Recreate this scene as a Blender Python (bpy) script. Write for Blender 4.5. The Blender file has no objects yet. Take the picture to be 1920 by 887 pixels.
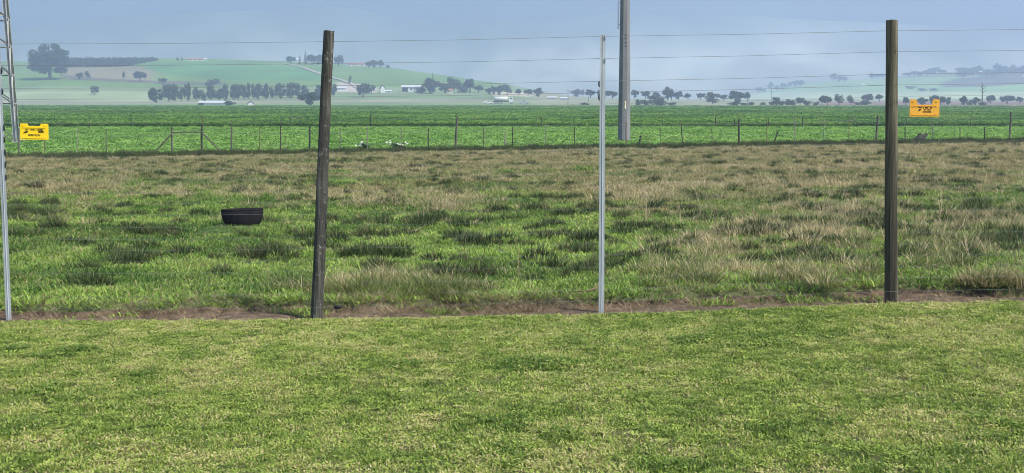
import bpy, math, random
import numpy as np
from mathutils import Vector, Matrix

# ------------------------------------------------------------------ camera, world, sun, exposure
sc = bpy.context.scene
COL = sc.collection
FPX, CX, CY, HOR, EYE = 2600.0, 960.0, 443.5, 188.0, 1.82
TH = math.atan((CY - HOR) / FPX)
cam_d = bpy.data.cameras.new("camera"); cam = bpy.data.objects.new("camera", cam_d); COL.objects.link(cam)
cam.location = (0, 0, EYE); cam.rotation_euler = (math.pi / 2 - TH, 0, 0)
cam_d.sensor_width = 36; cam_d.lens = 36 * FPX / 1920; cam_d.clip_start = 0.1; cam_d.clip_end = 30000
sc.camera = cam
SUN_DIR = Vector((0.66, -0.45, 0.92)).normalized()
SUN_EL = math.asin(SUN_DIR.z); SUN_AZ = math.atan2(SUN_DIR.x, SUN_DIR.y)
w = bpy.data.worlds.new("World"); sc.world = w; w.use_nodes = True
nt = w.node_tree; bg = nt.nodes["Background"]
sky = nt.nodes.new("ShaderNodeTexSky"); sky.sky_type = 'NISHITA'; sky.sun_disc = False
sky.sun_elevation = SUN_EL; sky.sun_rotation = SUN_AZ
sky.air_density = 1.0; sky.dust_density = 0.1; sky.ozone_density = 4.0
nt.links.new(sky.outputs[0], bg.inputs[0]); bg.inputs[1].default_value = 0.085
sun_d = bpy.data.lights.new("sun", 'SUN'); sun = bpy.data.objects.new("sun", sun_d); COL.objects.link(sun)
sun_d.energy = 3.9; sun_d.angle = math.radians(7); sun_d.color = (1.0, 0.94, 0.84)
sun.rotation_euler = (-SUN_DIR).to_track_quat('-Z', 'Y').to_euler(); sun.location = (0, 0, 50)
sc.view_settings.view_transform = 'Standard'; sc.view_settings.look = 'None'
sc.view_settings.gamma = 1.0; sc.view_settings.exposure = 1.02
sc.render.engine = 'CYCLES'
sc.cycles.max_bounces = 5; sc.cycles.diffuse_bounces = 2; sc.cycles.glossy_bounces = 2
sc.cycles.transmission_bounces = 3; sc.cycles.volume_bounces = 1; sc.cycles.use_denoising = True; sc.cycles.filter_width = 0.95
HAZE = 0.00056

# ------------------------------------------------------------------ numeric helpers
def P(px, py, Y):
    "world point seen at pixel (px,py) of the 1920x887 photograph at depth Y metres"
    u = (px - CX) / FPX; v = (CY - py) / FPX
    dy = math.cos(TH) + v * math.sin(TH); dz = v * math.cos(TH) - math.sin(TH)
    t = Y / dy
    return Vector((u * t, Y, EYE + dz * t))
def proj(x, y, z):
    dz = z - EYE
    d = y * math.cos(TH) - dz * math.sin(TH); up = y * math.sin(TH) + dz * math.cos(TH)
    return CX + FPX * x / d, CY - FPX * up / d
def S(t):
    t = np.clip(t, 0, 1); return t * t * (3 - 2 * t)
def vnoise(x, y, seed=0):
    x = np.asarray(x, float); y = np.asarray(y, float)
    xi = np.floor(x).astype(np.int64); yi = np.floor(y).astype(np.int64); fx = x - xi; fy = y - yi
    def h(a, b):
        n = (a * 374761393 + b * 668265263 + seed * 982451653) & 0x7fffffff
        n = ((n ^ (n >> 13)) * 1274126177) & 0x7fffffff
        return ((n ^ (n >> 16)) & 0xffff) / 65535.0
    sx = fx * fx * (3 - 2 * fx); sy = fy * fy * (3 - 2 * fy)
    a = h(xi, yi) * (1 - sx) + h(xi + 1, yi) * sx; b = h(xi, yi + 1) * (1 - sx) + h(xi + 1, yi + 1) * sx
    return a * (1 - sy) + b * sy
def fbm(x, y, seed=0, o=3):
    r = 0; a = 1; t = 0
    for i in range(o):
        r = r + a * vnoise(x * 2 ** i, y * 2 ** i, seed + i * 17); t += a; a *= .5
    return r / t
NFX = np.array([-9, -4.25, -3, -1.64, -.4, .75, 2, 3.17, 4.3, 9]); NFZ = np.array([-.05, -.02, -.012, 0, .02, .046, .09, .138, .158, .2])
def zn(x): return np.interp(x, NFX, NFZ)
def yl(x): return 11.40 + .05 * (fbm(x * 1.3, 0 * x + 3.3, 5) - .5) * 2
def ys(x): return 11.98 + .26 * (fbm(x * .9, 0 * x + 9.1, 8) - .5) * 2
def yf(x): return np.clip(62 + .25 * x, 48, 78)
def zfar(x): return np.clip(-.40 + .0076 * x, -.75, -.1)
HLX = (np.array([-900, -300, 0, 70, 130, 200, 250, 290, 420, 560, 620, 740, 850, 960, 1060, 1150, 2600]) - CX) / FPX * 1400
HLP = np.array([135, 124, 117, 118, 124, 123, 118, 112.5, 112.5, 118, 121, 129, 144, 162, 181, 186, 186.])
HRX = (np.array([-900, 1330, 1400, 1440, 1500, 1560, 1650, 1750, 1850, 1920, 2100, 2600]) - CX) / FPX * 2200
HRP = np.array([186, 186, 180, 170, 158, 152.5, 147, 138, 130, 127, 122, 135.])
def far_z(x, Y):
    lr = S((x / np.maximum(Y, 1) * FPX + CX - 1000) / 250)
    pl = np.interp(Y, [560, 700, 900, 1500, 3000, 9000], [199.3, 193.5, 186, 183, 182, 187.5])
    pr = np.interp(Y, [560, 700, 900, 1500, 3000, 9000], [199.3, 195.5, 191.5, 188, 185.5, 187.5])
    z = EYE - ((pl * (1 - lr) + pr * lr) - HOR) / FPX * Y
    hl = EYE + (HOR - np.interp(x, HLX, HLP)) / FPX * 1400 ; wl = S((Y - 780) / 620) * (1 - S((Y - 1400) / 900))
    z = z + wl * np.maximum(hl - z, 0)
    hr = EYE + (HOR - np.interp(x, HRX, HRP)) / FPX * 2200; wr = S((Y - 1150) / 1050) * (1 - S((Y - 2200) / 450))
    return z + wr * np.maximum(hr - z, 0) + (fbm(x / 60, Y / 60, 21) - .5) * 1.2 * S((Y - 700) / 400)
def G(x, Y):
    x = np.asarray(x, float); Y = np.asarray(Y, float)
    n = zn(x); a = yl(x); b = ys(x); f = yf(x); zf = zfar(x)
    lawn = n * np.clip(Y / 11.6, 0, 1) + (fbm(x * .8, Y * .8, 2) - .5) * .03
    soil = n - .02 + (fbm(x * 3, Y * 3, 4) - .5) * .05
    t = np.clip((Y - b) / (f - b), 0, 1); hum = (fbm(x * .75, Y * .55, 11, 3) - .5) * .17 * S((Y - b) / 1.0)
    past = n * (1 - t) + zf * t + hum * (1 - S((Y - f + 3) / 3)) + .075 * S((Y - b + .02) / .08) - .075 * S((Y - b) / 6)
    t2 = np.clip((Y - f) / (124 - f), 0, 1); fld = zf * (1 - t2) - .62 * t2
    z = np.where(Y < a, lawn, np.where(Y < b, soil, np.where(Y < f, past, fld)))
    return np.where(Y < 560, z, far_z(x, Y))
def g1(x, y): return float(G(np.array([x]), np.array([y]))[0])
NEAR = np.arange(11.7, 80, .05)
def near_hit(px, py):
    u = (px - CX) / FPX; v = (CY - py) / FPX
    dy = math.cos(TH) + v * math.sin(TH); dz = v * math.cos(TH) - math.sin(TH)
    k = np.nonzero(G(u / dy * NEAR, NEAR) >= EYE + dz / dy * NEAR)[0]; Y = float(NEAR[k[0]]) if len(k) else 60.
    return Vector((u / dy * Y, Y, g1(u / dy * Y, Y)))
MARCH = np.arange(562, 2700, 2.0)
def hit(px, py):
    u = (px - CX) / FPX; v = (CY - py) / FPX
    dy = math.cos(TH) + v * math.sin(TH); dz = v * math.cos(TH) - math.sin(TH)
    zz = EYE + dz / dy * MARCH; gg = far_z(u / dy * MARCH, MARCH)
    k = np.nonzero(gg >= zz)[0]
    Y = MARCH[k[0]] if len(k) else (1400 if px < 1100 else 2200)
    x = u / dy * Y
    return Vector((x, float(Y), float(far_z(np.array([x]), np.array([Y]))[0])))

# ------------------------------------------------------------------ mesh / object helpers
class MB:
    def __init__(s): s.v = []; s.f = []
    def add(s, vs, fs):
        o = len(s.v); s.v += [tuple(v) for v in vs]; s.f += [tuple(i + o for i in f) for f in fs]; return s
    def box(s, c, d, rot=None):
        vs = [Vector((sx * d[0] / 2, sy * d[1] / 2, sz * d[2] / 2)) for sx in (-1, 1) for sy in (-1, 1) for sz in (-1, 1)]
        if rot is not None: vs = [rot @ v for v in vs]
        return s.add([v + Vector(c) for v in vs], [(0, 1, 3, 2), (4, 6, 7, 5), (0, 4, 5, 1), (2, 3, 7, 6), (0, 2, 6, 4), (1, 5, 7, 3)])
    def tube(s, pts, rad, n=8, cap=True):
        pts = [Vector(p) for p in pts]; rs = rad if isinstance(rad, (list, tuple)) else [rad] * len(pts); o = len(s.v)
        for i, p in enumerate(pts):
            d = (pts[min(i + 1, len(pts) - 1)] - pts[max(i - 1, 0)]).normalized()
            a = d.cross(Vector((0, 1, 0.01) if abs(d.y) < .9 else (1, 0, 0))).normalized(); b = d.cross(a)
            for k in range(n):
                t = 2 * math.pi * k / n; s.v.append(tuple(p + (a * math.cos(t) + b * math.sin(t)) * rs[i]))
        for i in range(len(pts) - 1):
            for k in range(n):
                s.f.append((o + i * n + k, o + i * n + (k + 1) % n, o + (i + 1) * n + (k + 1) % n, o + (i + 1) * n + k))
        if cap:
            s.f.append(tuple(o + k for k in range(n))[::-1]); s.f.append(tuple(o + (len(pts) - 1) * n + k for k in range(n)))
        return s
    def prism(s, poly, thick, M):
        "2-D outline (x,z) extruded along y by thick, placed by matrix M"
        n = len(poly); vs = [M @ Vector((x, -thick / 2, z)) for x, z in poly] + [M @ Vector((x, thick / 2, z)) for x, z in poly]
        return s.add(vs, [tuple(range(n)), tuple(range(2 * n - 1, n - 1, -1))] + [(i, i + n, (i + 1) % n + n, (i + 1) % n) for i in range(n)])
    def mesh(s, name, mat, smooth=False):
        me = bpy.data.meshes.new(name); me.from_pydata(s.v, [], s.f)
        import bmesh
        bm = bmesh.new(); bm.from_mesh(me); bmesh.ops.recalc_face_normals(bm, faces=bm.faces); bm.to_mesh(me); bm.free()
        if mat: me.materials.append(mat)
        if smooth: me.polygons.foreach_set("use_smooth", [True] * len(me.polygons))
        return me
    def build(s, name, mat, parent=None, smooth=False):
        return link(bpy.data.objects.new(name, s.mesh(name, mat, smooth)), parent)
def link(o, parent=None):
    COL.objects.link(o)
    if parent: o.parent = parent
    return o
def tag(o, label=None, cat=None, group=None, kind=None):
    if label: o["label"] = label
    if cat: o["category"] = cat
    if group: o["group"] = group
    if kind: o["kind"] = kind
    return o
def empty(name, loc, label, cat, group=None, rz=0):
    o = bpy.data.objects.new(name, None); o.empty_display_size = .2; o.location = loc; o.rotation_euler = (0, 0, rz)
    return tag(link(o), label, cat, group)
def np_mesh(name, V, F, mat, smooth=False, attrs=None, colors=None):
    V = np.asarray(V, np.float32); F = np.asarray(F, np.int32); me = bpy.data.meshes.new(name)
    me.vertices.add(len(V)); me.vertices.foreach_set("co", V.ravel())
    k = F.shape[1]; me.loops.add(F.size); me.loops.foreach_set("vertex_index", F.ravel())
    me.polygons.add(len(F)); me.polygons.foreach_set("loop_start", np.arange(0, F.size, k, dtype=np.int32))
    if smooth: me.polygons.foreach_set("use_smooth", np.ones(len(F), bool))
    for an, av in (attrs or {}).items():
        me.attributes.new(an, 'FLOAT', 'POINT').data.foreach_set("value", np.asarray(av, np.float32))
    if colors is not None:
        c4 = np.ones((len(V), 4), np.float32); c4[:, :3] = colors
        me.attributes.new("Col", 'FLOAT_COLOR', 'POINT').data.foreach_set("color", c4.ravel())
    if mat: me.materials.append(mat)
    me.update(calc_edges=True); me.validate()
    return me

# ------------------------------------------------------------------ materials
def newmat(name):
    m = bpy.data.materials.new(name); m.use_nodes = True; t = m.node_tree
    return m, t, t.nodes, t.links, t.nodes["Principled BSDF"]
def ramp(N, stops):
    r = N.new("ShaderNodeValToRGB"); e = r.color_ramp.elements
    while len(e) < len(stops): e.new(.5)
    for i, (p, c) in enumerate(stops): e[i].position = p; e[i].color = (*c, 1)
    return r
def noise_mat(name, stops, scale=5.0, detail=4, rough=.85, stretch=(1, 1, 1), bump=0.0, bdist=.01, metallic=0.0, spec=.3, second=None):
    m, t, N, L, b = newmat(name)
    tc = N.new("ShaderNodeTexCoord"); mp = N.new("ShaderNodeMapping"); mp.inputs["Scale"].default_value = stretch
    L.new(tc.outputs["Object"], mp.inputs[0]); nz = N.new("ShaderNodeTexNoise"); nz.inputs["Scale"].default_value = scale
    nz.inputs["Detail"].default_value = detail; nz.inputs["Roughness"].default_value = .65; L.new(mp.outputs[0], nz.inputs[0])
    r = ramp(N, stops); L.new(nz.outputs[0], r.inputs[0]); colr = r.outputs[0]
    if second:
        n2 = N.new("ShaderNodeTexNoise"); n2.inputs["Scale"].default_value = second[0]; n2.inputs["Detail"].default_value = 9; n2.inputs["Roughness"].default_value = .75; L.new(mp.outputs[0] if len(second) > 3 else tc.outputs["Object"], n2.inputs[0])
        r2 = ramp(N, [(second[2], (0, 0, 0)), (min(second[2] + .12, 1), (1, 1, 1))]); L.new(n2.outputs[0], r2.inputs[0])
        mx = N.new("ShaderNodeMix"); mx.data_type = 'RGBA'; L.new(r2.outputs[0], mx.inputs[0]); L.new(colr, mx.inputs[6]); mx.inputs[7].default_value = (*second[1], 1); colr = mx.outputs[2]
    L.new(colr, b.inputs["Base Color"]); b.inputs["Roughness"].default_value = rough; b.inputs["Metallic"].default_value = metallic
    b.inputs["Specular IOR Level"].default_value = spec
    if bump:
        bp = N.new("ShaderNodeBump"); bp.inputs["Strength"].default_value = bump; bp.inputs["Distance"].default_value = bdist
        L.new(nz.outputs[0], bp.inputs["Height"]); L.new(bp.outputs[0], b.inputs["Normal"])
    return m
def flat(name, c, rough=.7, metallic=0, var=.25, scale=8, spec=.3):
    return noise_mat(name, [(.3, tuple(k * (1 - var) for k in c)), (.7, tuple(min(1, k * (1 + var)) for k in c))], scale, 3, rough, metallic=metallic, spec=spec)
def grass_mat(name, dark, light, dry1, dry2, trans=.35):
    "per-blade colours: attribute c picks light or dark, attribute b against the plant's tone picks living or dry"
    m, t, N, L, b = newmat(name)
    def attr(n, typ):
        a = N.new("ShaderNodeAttribute"); a.attribute_name = n; a.attribute_type = typ; return a.outputs["Fac"]
    A, C, T, V = attr("b", 'GEOMETRY'), attr("c", 'GEOMETRY'), attr("tone", 'INSTANCER'), attr("val", 'INSTANCER')
    def mix(f, a, bb):
        x = N.new("ShaderNodeMix"); x.data_type = 'RGBA'; L.new(f, x.inputs[0])
        for i, q in ((6, a), (7, bb)):
            if isinstance(q, tuple): x.inputs[i].default_value = (*q, 1)
            else: L.new(q, x.inputs[i])
        return x.outputs[2]
    sb = N.new("ShaderNodeMath"); sb.operation = 'SUBTRACT'; L.new(T, sb.inputs[0]); L.new(A, sb.inputs[1])
    ml = N.new("ShaderNodeMath"); ml.operation = 'MULTIPLY_ADD'; ml.use_clamp = True; L.new(sb.outputs[0], ml.inputs[0]); ml.inputs[1].default_value = 4; ml.inputs[2].default_value = .5
    cv = N.new("ShaderNodeMath"); cv.operation = 'MULTIPLY_ADD'; cv.use_clamp = True; L.new(C, cv.inputs[0]); cv.inputs[1].default_value = .55; 
    vv = N.new("ShaderNodeMath"); vv.operation = 'MULTIPLY_ADD'; L.new(V, vv.inputs[0]); vv.inputs[1].default_value = .9; vv.inputs[2].default_value = -.2; L.new(vv.outputs[0], cv.inputs[2])
    col = mix(ml.outputs[0], mix(cv.outputs[0], dark, light), mix(C, dry1, dry2))
    L.new(col, b.inputs["Base Color"]); b.inputs["Roughness"].default_value = .55; b.inputs["Specular IOR Level"].default_value = .25
    tr = N.new("ShaderNodeBsdfTranslucent"); L.new(col, tr.inputs[0]); ms = N.new("ShaderNodeMixShader"); ms.inputs[0].default_value = trans
    L.new(b.outputs[0], ms.inputs[1]); L.new(tr.outputs[0], ms.inputs[2]); L.new(ms.outputs[0], N["Material Output"].inputs[0])
    return m
def foliage_mat(name, dark, light):
    m, t, N, L, b = newmat(name)
    a = N.new("ShaderNodeAttribute"); a.attribute_name = "b"; r = ramp(N, [(0, dark), (1, light)]); L.new(a.outputs["Fac"], r.inputs[0])
    L.new(r.outputs[0], b.inputs["Base Color"]); b.inputs["Roughness"].default_value = .6; b.inputs["Specular IOR Level"].default_value = .2
    tr = N.new("ShaderNodeBsdfTranslucent"); L.new(r.outputs[0], tr.inputs[0]); ms = N.new("ShaderNodeMixShader"); ms.inputs[0].default_value = .25
    L.new(b.outputs[0], ms.inputs[1]); L.new(tr.outputs[0], ms.inputs[2]); L.new(ms.outputs[0], N["Material Output"].inputs[0])
    return m
def land_mat(name, scale, lo=.75, hi=1.25, stretch=(1, 1, 1)):
    m, t, N, L, b = newmat(name)
    a = N.new("ShaderNodeAttribute"); a.attribute_name = "Col"
    tc = N.new("ShaderNodeTexCoord"); mp = N.new("ShaderNodeMapping"); mp.inputs["Scale"].default_value = stretch; L.new(tc.outputs["Object"], mp.inputs[0])
    nz = N.new("ShaderNodeTexNoise"); nz.inputs["Scale"].default_value = scale; nz.inputs["Detail"].default_value = 6; L.new(mp.outputs[0], nz.inputs[0])
    r = ramp(N, [(.3, (lo,) * 3), (.7, (hi,) * 3)]); L.new(nz.outputs[0], r.inputs[0])
    mx = N.new("ShaderNodeMix"); mx.data_type = 'RGBA'; mx.blend_type = 'MULTIPLY'; mx.inputs[0].default_value = 1
    L.new(a.outputs["Color"], mx.inputs[6]); L.new(r.outputs[0], mx.inputs[7]); L.new(mx.outputs[2], b.inputs["Base Color"])
    b.inputs["Roughness"].default_value = .95; b.inputs["Specular IOR Level"].default_value = .1
    return m
M = {}
M['lawn_soil'] = noise_mat("lawn_soil", [(.3, (.035, .045, .014)), (.5, (.07, .08, .025)), (.7, (.13, .11, .05))], 9, 6, .95, bump=.6, bdist=.02)
M['soil'] = noise_mat("soil", [(.3, (.04, .027, .018)), (.5, (.105, .072, .047)), (.7, (.21, .15, .1))], 9, 8, .95, bump=1.0, bdist=.03, second=(14, (.26, .2, .13), .62))
M['pasture_soil'] = noise_mat("pasture_soil", [(.3, (.045, .06, .022)), (.5, (.08, .1, .035)), (.72, (.15, .13, .065))], 2.2, 6, .95, bump=.8, bdist=.05)
M['leafy_ground'] = noise_mat("leafy_ground", [(.3, (.06, .13, .025)), (.6, (.1, .19, .04)), (.8, (.16, .24, .06))], 1.2, 6, .9)
M['crop_ground'] = noise_mat("crop_ground", [(.3, (.04, .11, .015)), (.55, (.065, .16, .022)), (.8, (.1, .2, .03))], .5, 7, .9)
M['lawn'] = grass_mat("lawn_blade", (.055, .13, .014), (.37, .47, .085), (.38, .34, .12), (.62, .54, .28))
M['pasture'] = grass_mat("pasture_blade", (.05, .12, .018), (.33, .48, .085), (.2, .165, .07), (.43, .345, .18))
M['tussock'] = grass_mat("tussock_blade", (.04, .075, .018), (.21, .27, .07), (.24, .2, .085), (.76, .62, .37))
M['rush'] = grass_mat("rush_blade", (.02, .042, .010), (.08, .125, .03), (.11, .1, .045), (.24, .2, .1), .15)
M['leafy'] = grass_mat("leafy_plant", (.07, .18, .02), (.24, .43, .075), (.26, .4, .085), (.36, .46, .14), .35)
M['crop'] = grass_mat("crop_plant", (.05, .13, .014), (.19, .35, .045), (.2, .3, .05), (.25, .36, .08), .35)
M['straw'] = grass_mat("dead_straw", (.12, .085, .045), (.36, .28, .16), (.2, .14, .08), (.5, .42, .26), .1)
M['old_wood'] = noise_mat("old_wood", [(.32, (.014, .0135, .011)), (.5, (.048, .046, .038)), (.66, (.13, .125, .105))], 17, 7, .9, (1, 1, .07), 1.0, .02, second=(20, (.27, .265, .24), .56))
M['wood_green'] = noise_mat("wood_green", [(.32, (.02, .019, .012)), (.5, (.07, .064, .042)), (.66, (.18, .16, .105))], 13, 7, .88, (1, 1, .05), 1.0, .02, second=(7, (.03, .033, .022), .56))
M['grey_wood'] = noise_mat("grey_wood", [(.3, (.05, .045, .04)), (.7, (.16, .145, .125))], 9, 4, .9, (1, 1, .2))
M['pale_wood'] = noise_mat("pale_wood", [(.3, (.18, .165, .14)), (.7, (.34, .31, .27))], 9, 4, .9, (1, 1, .2))
M['dark_wood'] = noise_mat("dark_wood", [(.3, (.022, .02, .018)), (.7, (.07, .062, .052))], 9, 4, .9, (1, 1, .2))
M['rust'] = noise_mat("rusty_steel", [(.3, (.1, .055, .035)), (.7, (.24, .13, .085))], 20, 4, .8, metallic=.2)
M['galv'] = noise_mat("galvanised", [(.3, (.3, .33, .35)), (.7, (.48, .51, .53))], 12, 5, .5, (1, 1, .2), metallic=.35, second=(30, (.3, .31, .31), .66))
M['wire'] = flat("wire_steel", (.22, .23, .24), .55, .3, .1)
M['black_plastic'] = flat("black_plastic", (.012, .012, .013), .5)
M['rubber'] = noise_mat("black_rubber", [(.3, (.007, .007, .008)), (.7, (.02, .019, .019))], 7, 5, .85, bump=.25, spec=.12)
M['concrete'] = noise_mat("concrete", [(.3, (.13, .13, .135)), (.7, (.23, .23, .235))], 3, 6, .9, (1, 1, .15), second=(2.5, (.12, .12, .12), .6))
M['lattice'] = noise_mat("lattice_steel", [(.3, (.3, .29, .28)), (.6, (.45, .43, .42)), (.8, (.36, .27, .22))], 3, 4, .65, metallic=.3)
M['yellow'] = noise_mat("sign_yellow", [(.3, (.85, .55, .012)), (.7, (.92, .64, .02))], 10, 3, .45)
M['orange'] = noise_mat("sign_faded", [(.3, (.62, .3, .03)), (.7, (.74, .38, .05))], 10, 4, .6, second=(20, (.45, .2, .02), .66))
M['print'] = flat("sign_print", (.03, .02, .008), .6, var=.4, scale=60)
M['white'] = flat("white_paint", (.6, .6, .58), .6, var=.06)
M['cream'] = flat("cream_wall", (.62, .56, .47), .8, var=.1)
M['tile'] = flat("tile_roof", (.36, .16, .1), .8)
M['slate'] = flat("dark_roof", (.08, .08, .085), .8)
M['iron'] = flat("roof_sheet", (.55, .56, .57), .4, .0, .06)
M['dark'] = flat("dark_opening", (.02, .02, .022), .8)
M['glass'] = flat("window_glass", (.04, .05, .06), .15, spec=.6)
M['tyre'] = flat("tyre_rubber", (.015, .015, .015), .8)
M['track'] = flat("farm_track", (.36, .32, .25), .95, var=.15, scale=.5)
M['yellow_tag'] = flat("tag_paint", (.8, .72, .5), .6)
M['land'] = land_mat("land", .02, .8, 1.2, (1, .5, 1)); M['mount'] = land_mat("mountain_mist_tones", .004, .5, 1.6, (1, 1, 2))
M['bark'] = noise_mat("bark", [(.3, (.05, .042, .035)), (.7, (.14, .12, .1))], 2, 4, .95)
M['f_dark'] = foliage_mat("foliage_dark", (.014, .028, .012), (.075, .1, .045))
M['f_mid'] = foliage_mat("foliage_mid", (.024, .042, .018), (.1, .13, .06))
M['f_olive'] = foliage_mat("foliage_olive", (.06, .055, .025), (.16, .135, .065))
M['petal'] = flat("white_petal", (.8, .8, .72), .5, var=.05)
M['lily_leaf'] = foliage_mat("lily_leaf", (.015, .05, .012), (.05, .13, .03))

# ------------------------------------------------------------------ the land
NCOL = 220
def band(name, y0, y1, rows, mat, zfun=G, cols=NCOL, colfun=None, p=1.0, wid=(9, .85)):
    s = np.linspace(-1, 1, cols + 1); s = np.sign(s) * np.abs(s) ** 1.15
    t = np.linspace(0, 1, rows + 1) ** p
    SS, TT = np.meshgrid(s, t)
    def row(fn):
        # the band's edge in y may depend on x, and the fan's x on y: a few fixed-point steps settle both
        y = np.full_like(s, float(np.mean(fn(np.zeros(1)))))
        for _ in range(6): y = fn(s * (wid[0] + wid[1] * np.maximum(y, 0)))
        return y
    Y0, Y1 = row(y0), row(y1)
    Y = Y0[None, :] * (1 - TT) + Y1[None, :] * TT
    X = SS * (wid[0] + wid[1] * np.maximum(Y, 0))
    Z = zfun(X, Y + (1e-6 if True else 0))
    V = np.stack([X, Y, Z], -1).reshape(-1, 3)
    i = np.arange(rows)[:, None] * (cols + 1) + np.arange(cols)[None, :]
    F = np.stack([i, i + 1, i + cols + 2, i + cols + 1], -1).reshape(-1, 4)
    c = colfun(V[:, 0], V[:, 1], V[:, 2]) if colfun else None
    o = link(bpy.data.objects.new(name, np_mesh(name, V, F, mat, True, colors=c)))
    tag(o, kind='structure'); return o
K = lambda v: (lambda x: np.full_like(x, float(v)))
band("lawn", K(-25), yl, 90, M['lawn_soil'], p=.6)
def Gs(x, Y):
    z = G(x, Y); return np.where(Y >= ys(x) - 1e-3, G(x, Y + .01), z)
band("soil_path", yl, ys, 14, M['soil'], zfun=Gs, cols=440)
band("pasture", ys, yf, 150, M['pasture_soil'], p=1.5)
band("leafy_field", yf, K(124), 50, M['leafy_ground'])
def canopy(x, Y): return -.62 + .27 * S((Y - 124 - 2.2 * fbm(x / 1.7, Y * 0 + .5, 33)) / 1.3) + (fbm(x / 3, Y / 3, 31) - .5) * .12
band("crop_field", K(124), K(560), 160, M['crop_ground'], zfun=lambda x, Y: canopy(x, Y), p=2.0)
def inpoly(px, py, poly):
    r = np.zeros(px.shape, bool); n = len(poly)
    for i in range(n):
        (x0, y0), (x1, y1) = poly[i], poly[(i + 1) % n]
        if y0 == y1: continue
        c = ((y0 > py) != (y1 > py)) & (px < (x1 - x0) * (py - y0) / (y1 - y0) + x0); r ^= c
    return r
def landcol(x, y, z):
    px, py = proj(x, y, z)
    px = px + (fbm(x / 90, y / 90, 61) - .5) * 12; py = py + (fbm(x / 50, y / 50, 62) - .5) * 3
    c = np.tile(np.array([.12, .205, .05]), (len(x), 1))
    c = c * (.8 + .45 * fbm(x / 160, y / 220, 40))[:, None]
    def put(m, col): c[m] = np.array(col)
    hl = y < 1500
    put(hl & (px < 1000) & (py > 163), (.17, .23, .10))
    put(hl & inpoly(px, py, [(-300, 172), (280, 172), (290, 192), (-300, 195)]), (.27, .33, .17))
    put(hl & inpoly(px, py, [(-300, 189), (300, 189), (600, 186), (1000, 186), (1060, 192), (600, 192), (300, 195), (-300, 197)]), (.25, .25, .16))
    put(hl & inpoly(px, py, [(120, 123), (245, 124), (290, 124), (300, 140), (280, 152), (180, 147), (120, 142)]), (.22, .2, .12))
    put(hl & inpoly(px, py, [(120, 141), (180, 146), (280, 151), (420, 156), (420, 160), (270, 156), (120, 147)]), (.12, .11, .08))
    put(hl & inpoly(px, py, [(280, 118), (420, 117), (560, 123), (640, 150), (420, 150), (320, 140), (280, 130)]), (.09, .21, .06))
    put(hl & inpoly(px, py, [(628, 153), (700, 160), (700, 174), (628, 172)]), (.42, .37, .3))
    put(hl & inpoly(px, py, [(930, 172), (1090, 174), (1090, 183), (930, 181)]), (.42, .38, .27))
    put((px > 1000) & (y < 1250), (.24, .25, .15)); put((px > 1540) & (y < 900), (.2, .14, .12)); put((px > 1280) & (y < 640), (.4, .36, .25))
    r = y >= 1250
    put(r & (px > 1250) & (py > 173), (.36, .42, .22)); put(r & (px > 1250) & (py <= 173), (.2, .33, .12))
    put(r & (px > 1480) & (py < 149 - (px - 1600) * .03), (.16, .19, .1))
    put(r & inpoly(px, py, [(1760, 156), (1800, 148), (1920, 137), (2200, 130), (2200, 146), (1920, 157), (1850, 163), (1770, 164)]), (.1, .1, .075))
    return c
band("hills", K(560), K(2700), 300, M['land'], zfun=far_z, cols=260, colfun=landcol, p=1.5, wid=(9, .85))
def ridge(name, pxs, pys, y0, yr, y1, lo_mist, hi_c, z0, zr, seed, amp):
    X = (np.array(pxs, float) - CX) / FPX * yr; Pp = np.array(pys, float)
    def zf(x, Y):
        r = EYE + (HOR - np.interp(x, X, Pp)) / FPX * yr
        t = np.clip((Y - y0) / (yr - y0), 0, 1); back = 1 - S((Y - yr) / (y1 - yr))
        n = (fbm(x / 260, Y / 260, seed, 4) - .5); n2 = np.abs(fbm(x / 330 + 5, Y / 800, seed + 6, 3) - .5)
        return -8 + r * (t ** 1.2) * back + (n * 60 - n2 * 90) * amp * np.sin(np.pi * t) * (Y < yr) + (n * 16 + (fbm(x / 60, Y / 60, seed + 3) - .5) * 6) * S(t * 3)
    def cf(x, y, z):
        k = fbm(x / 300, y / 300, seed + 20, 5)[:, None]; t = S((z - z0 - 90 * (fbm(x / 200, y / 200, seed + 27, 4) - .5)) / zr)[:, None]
        return np.array(lo_mist) * (.1 + 1.9 * k) * (1 - t) + np.array(hi_c) * (.1 + 1.9 * k) * t  # pale low, dark high: mist and bluer upper air painted into the slopes
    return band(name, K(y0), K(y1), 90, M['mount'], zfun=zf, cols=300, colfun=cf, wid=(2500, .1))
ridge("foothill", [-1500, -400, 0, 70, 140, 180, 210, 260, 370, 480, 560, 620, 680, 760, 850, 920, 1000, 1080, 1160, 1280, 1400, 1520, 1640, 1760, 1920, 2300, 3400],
      [60, 48, 42, 41, 38, 29, 23, 18, 19, 16, 10, 6, 10, 26, 44, 36, 27, 24, 21, 26, 23, 32, 38, 40, 48, 60, 80], 2350, 2750, 2980, (.26, .27, .22), (.05, .07, .06), 30, 150, 151, .8)  # pale colour imitates the mist band lying below the mountain
ridge("mountain", [-1800, -600, 0, 400, 800, 1200, 1600, 2000, 2600, 3800], [-20, -45, -40, -55, -40, -60, -50, -38, -30, 0], 2980, 3350, 3650, (.06, .08, .07), (.02, .035, .035), 60, 160, 251, .5)  # dark colour imitates the bluer haze above the mist

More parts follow.
